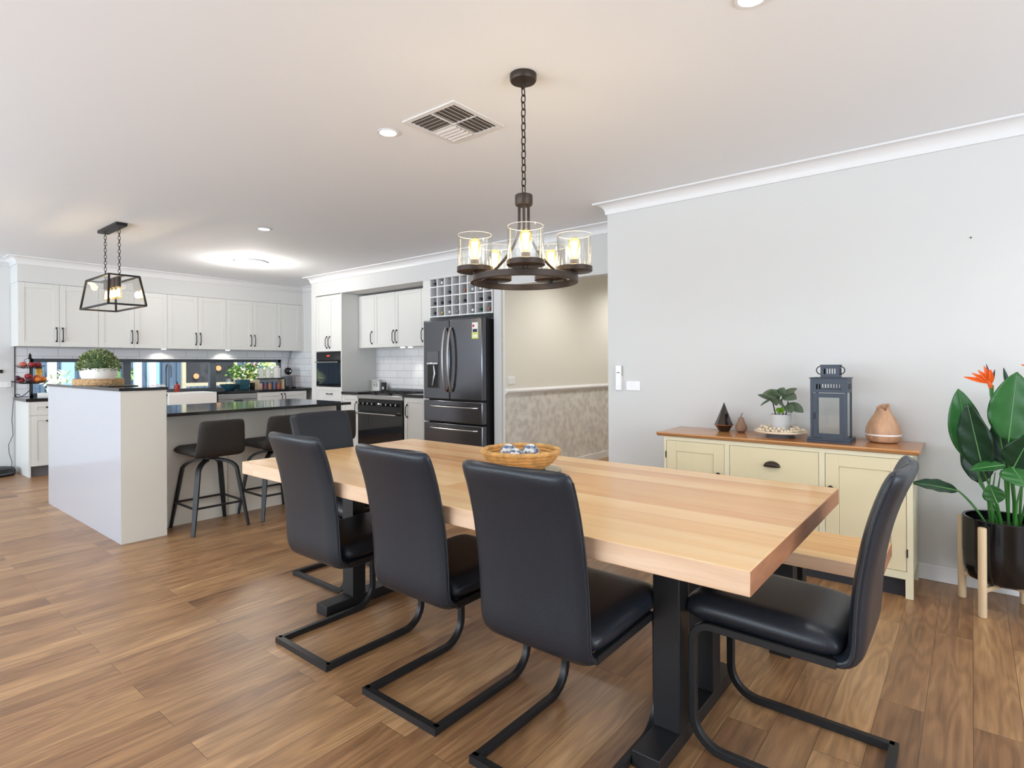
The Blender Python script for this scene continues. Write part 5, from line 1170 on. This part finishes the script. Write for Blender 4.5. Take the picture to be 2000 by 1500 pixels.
for k in range(9):
    a = 2*PI*k/9; tip = (4.155+.11*math.cos(a)*(1 if k % 2 else 1.5), 8.70+.06*math.sin(a), wz+.25+.05*(k % 3)); MB().tube([(4.155, 8.70, wz+.14), (4.155+.05*math.cos(a), 8.70+.03*math.sin(a), wz+.22), tip], .0025, 5).build('stem', M_stem, T)
for mi in range(2):
    b = MB()
    for q_ in range(14):
        side_ = -1 if q_ % 2 else 1
        for k in range(5):
            c = Vector((4.155+side_*random.uniform(.02, .20), 8.70+random.uniform(-.08, .07), wz+random.uniform(.17, .38))); d = Vector((random.uniform(-1, 1), random.uniform(-1, .5), random.uniform(-.4, .8))).normalized(); leaf(b, c, c+d*random.uniform(.04, .065), .032, (random.uniform(-.5, .5), -1, .6), seg=2, n=5)
    b.build('foliage', M_herb[mi], T, thick=.0008)['kind'] = 'stuff'
jar('drinking_glass', 'clear stacked glass behind the dark bowl, by the window', 'glass', (3.99, 8.80, wz), [(0.001, 0), (0.03, 0), (0.036, 0.165), (0.033, 0.165), (0.028, 0.01), (0.001, 0.008)], M_glass)
T = jar('mug', 'black mug between teal pot and jar shelf', 'mug', (4.318, 8.72, wz), [(0.001, 0), (0.034, 0), (0.038, 0.01), (0.038, 0.10), (0.035, 0.10), (0.032, 0.012), (0.001, 0.01)], M_black)
MB().tube([(4.318-.02*math.sin(t)*.5, 8.682-.022*math.sin(t), wz+.05+.028*math.cos(t)) for t in [i*PI/8 for i in range(9)]], .005, 6).build('handle', M_black, T)
# shelf with canisters above and spice jars below
T = thing('spice_shelf', 'small white bench-top shelf holding canisters and spice jars', 'shelf', (4.60, 8.74, wz))
MB().box(4.385, 4.815, 8.66, 8.84, wz+.150, wz+.168).build('top_board', M_dark, T, smooth=False)
for x in (4.385, 4.797): MB().box(x, x+.018, 8.66, 8.84, wz, wz+.150).build('side_board', M_ash, T, smooth=False)
MB().box(4.403, 4.797, 8.832, 8.84, wz, wz+.150).build('back_board', M_white, T, smooth=False)
cz = wz+.169
can = [(4.455, 8.73, .050, .150, 'left'), (4.575, 8.72, .050, .155, 'middle'), (4.715, 8.72, .062, .185, 'tallest, right'), (4.645, 8.815, .024, .165, 'rear, half hidden')]
for x, y, r, h, lab in can:
    jar('canister', 'off-white ribbed canister on the bench shelf, the %s one' % lab, 'canister', (x, y, cz), [(0.001, 0), (r, 0), (r*1.02, h*.5), (r, h*.86), (r*.7, h*.92)], M_ceramic, [(r*.66, h*.90), (r*.66, h*.96), (r*.72, h*.97), (r*.70, h*1.06), (0.001, h*1.08)], M_ceramic, 'canisters on the bench shelf')
cl = [s(206, 170, 150), s(120, 84, 110), s(176, 120, 90), s(90, 100, 130), s(170, 90, 80)]
for k in range(5):
    x = 4.45+.075*k
    jar('spice_jar', 'small glass spice jar with blue lid under the bench shelf, %s from the left' % ordn[k], 'jar', (x, 8.72, wz), [(0.001, 0), (0.030, 0), (0.031, .075), (.026, .085)], mat('spice_%s' % 'abcde'[k], cl[k], .35), [(.027, .085), (.029, .087), (.029, .105), (.001, .106)], mat('jar_lid_blue', s(92, 128, 164), .4) if k == 0 else bpy.data.materials['jar_lid_blue'], 'spice jars under the bench shelf')
# coffee machine
T = thing('coffee_machine', 'grey and black pod coffee machine at the right end of bench', 'coffee machine', (4.90, 8.70, wz))
b = MB(); b.box(4.845, 4.965, 8.66, 8.86, wz+.02, wz+.20); b.build('body', M_grey, T, bevel=.02, bseg=4)
MB().sphere((4.895, 8.68, wz+.275), .060, 20, 14).build('head', M_black, T)
MB().box(4.85, 4.955, 8.56, 8.70, wz, wz+.025).build('drip_tray', M_black, T, bevel=.006)
MB().lathe([(.015, 0), (.012, .012)], (4.895, 8.612, wz+.275), 12, 'y').build('nozzle', M_chrome, T)
jar('small_jug', 'small clear jug in front of the coffee machine', 'jug', (4.80, 8.46, wz), [(0.001, 0), (0.022, 0), (0.026, .02), (.02, .05), (.024, .06)], M_glass)
T = thing('wire_rack', 'thin gold wire rack beside the coffee machine', 'rack', (5.04, 8.7, wz))
b = MB()
for y in (8.62, 8.80): b.tube([(4.99, y, wz+.006), (4.99, y, wz+.20), (5.07, y, wz+.20), (5.07, y, wz+.006)], .0035, 6)
for x in (4.99, 5.07):
    b.tube([(x, 8.62, wz+.20), (x, 8.80, wz+.20)], .003, 6); b.tube([(x, 8.62, wz+.006), (x, 8.80, wz+.006)], .003, 6)
b.build('wires', M_copper, T)

# pictures beside the cooker
T = thing('framed_print', 'small framed cream print with a grey round crest, left of the hob', 'picture', (5.09, 6.67, wz))
def tilt(o, ang=0.0): return o
b = MB(); y0, y1, zA, zB = 6.555, 6.765, wz, wz+.155
b.box(5.085, 5.125, y0, y0+.012, zA, zB); b.box(5.085, 5.125, y1-.012, y1, zA, zB); b.box(5.085, 5.125, y0+.012, y1-.012, zA, zA+.012); b.box(5.085, 5.125, y0+.012, y1-.012, zB-.012, zB); b.build('frame', M_concrete, T, smooth=False)
MB().box(5.108, 5.120, y0+.012, y1-.012, zA+.012, zB-.012).build('print', M_ceramic, T, smooth=False)
b = MB(); yc, zc = 6.675, wz+.082
for rr in (.040, .033): b.tube([(5.107, yc+rr*math.cos(2*PI*i/24), zc+rr*math.sin(2*PI*i/24)) for i in range(24)], .0016, 5, closed=True)
for dz in (-.008, 0, .008): b.box(5.106, 5.108, yc-.05+abs(dz)*1.5, yc+.05-abs(dz)*1.5, zc+dz-.0015, zc+dz+.0015)
b.build('crest', M_grey, T)
T = thing('art_block', 'small dark block print standing right of the framed print', 'picture', (5.12, 6.49, wz))
MB().box(5.10, 5.13, 6.455, 6.535, wz, wz+.118).build('block', M_dark, T, bevel=.002)
b = MB(); b.prism(arc((6.495, wz+.038), .022, 0, 350, 14), 5.098, 5.10, 'x'); b.build('motif', M_concrete, T, smooth=False)

# ------------------------------------------------------------------ outdoors beyond the kitchen window
M_fence = mat('blue_grey_fence', s(84, 104, 126), 0.7); M_postw = mat('white_post', s(232, 236, 240), 0.6)
M_grav = mat('garden_ground', s(150, 150, 142), 0.9, var=.2, vscale=30)
struct(MB().box(-4, 11, 9.15, 14, -0.12, -0.02), 'floor_outside', M_grav, smooth=False)
T = thing('garden_fence', 'blue grey ribbed metal fence outside the kitchen window', 'fence', (3.6, 12.0, 0))
b = MB(); x = -1.0; prof = []
while x < 9.0:
    prof += [(x, 12.0), (x+.05, 12.0), (x+.065, 12.03), (x+.115, 12.03)]; x += .13
b.prism(prof+[(x, 12.05), (-1.0, 12.05)], 0, 1.55, 'z'); b.build('ribbed_panel', M_fence, T, smooth=False)
MB().box(-1, 9, 11.98, 12.07, 1.55, 1.60).build('cap_rail', M_fence, T, smooth=False)
for k, x in enumerate([2.32, 3.02, 3.50, 3.72, 6.05]):
    T = setp(MB().box(x, x+.10, 11.2, 11.3, -.02, 2.6).build('veranda_post', M_postw, org=(x, 11.2, 0), smooth=False), 'white veranda post seen through the kitchen window, %s from the left' % ordn[k], 'post', 'white veranda posts outside')
M_bluepan = mat('pale_blue_blind', s(150, 196, 226), .6)
for k, (x0, x1) in enumerate(((3.78, 3.98), (2.55, 2.72))):
    setp(MB().box(x0, x1, 11.5, 11.52, -.02, 2.3).build('garden_screen', M_bluepan, org=(x0, 11.5, 0), smooth=False), 'pale blue upright screen outside the window, %s' % ['right one, left of the framed panel', 'left one, near the planter'][k], 'screen', 'pale blue screens outside')
T = thing('outdoor_panel', 'timber framed dark mesh panel with orange ornaments outside the window', 'panel', (4.5, 10.8, 0))
b = MB(); b.box(4.10, 4.16, 10.8, 10.86, 0, 1.42); b.box(5.0, 5.06, 10.8, 10.86, 0, 1.42); b.box(4.10, 5.06, 10.8, 10.86, 1.40, 1.46); b.box(4.16, 5.0, 10.8, 10.86, .90, .96); b.build('frame', mat('weathered_timber', s(186, 176, 150), .8), T, smooth=False)
MB().box(4.16, 5.0, 10.83, 10.84, .96, 1.40).build('mesh', M_dark, T, smooth=False)
for x, z in ((4.33, 1.08), (4.72, 1.22)):
    b = MB(); b.lathe([(.05, 0), (.05, .012)], (x, 10.80, z), 8, 'y'); b.build('ornament', mat('terracotta_ornament', s(206, 150, 100), .7) if x < 4.5 else bpy.data.materials['terracotta_ornament'], T)
random.seed(21)
M_gl = [mat('garden_leaf_lime', s(170, 196, 96), .5), mat('garden_leaf_pale', s(214, 222, 184), .5), mat('garden_leaf_green', s(92, 140, 60), .5), mat('garden_leaf_rust', s(176, 120, 96), .5)]
def shrub(c, R, H, lab, mats, n=150):
    T = thing('garden_shrub', lab, 'shrub', (c[0], c[1], -.02), 'shrubs outside the kitchen window')
    MB().tube([(c[0], c[1], -.02), (c[0], c[1], c[2])], .02, 6).build('stem', M_soil, T)
    for mi in mats:
        b = MB()
        for k in range(n):
            d = Vector((random.gauss(0, 1), random.gauss(0, 1), random.gauss(0, 1))).normalized()*random.uniform(.1, 1); p = Vector((c[0]+d.x*R, c[1]+d.y*R, c[2]+d.z*H)); q_ = Vector((random.uniform(-1, 1), random.uniform(-1, 1), random.uniform(-.3, 1))).normalized(); leaf(b, p, p+q_*random.uniform(.08, .18), .03, (random.uniform(-.5, .5), -1, .5), seg=1, n=4)
        o = b.build('leaves', M_gl[mi], T, smooth=False); o['kind'] = 'stuff'
shrub((5.20, 10.6, 1.0), .22, .35, 'rusty pink and lime shrub just left of the right window pane', (3, 0, 1), 90)
shrub((5.75, 10.7, 1.1), .35, .40, 'tall lime green shrub behind the teal potted herb', (0, 2, 1), 120)
shrub((6.35, 11.0, 1.15), .32, .35, 'pale variegated shrub behind the canisters', (1, 2), 90)
shrub((2.35, 11.0, 1.0), .22, .22, 'pale spiky shrub behind the fruit stand', (1,), 60)
shrub((3.35, 11.6, 0.9), .3, .4, 'low green shrub between the white posts', (2, 0), 60)
T = setp(MB().box(4.2, 4.95, 10.2, 10.5, -.02, .86).build('garden_table', M_postw, org=(4.5, 10.3, 0), smooth=False), 'white bench outside below the framed mesh panel', 'table')
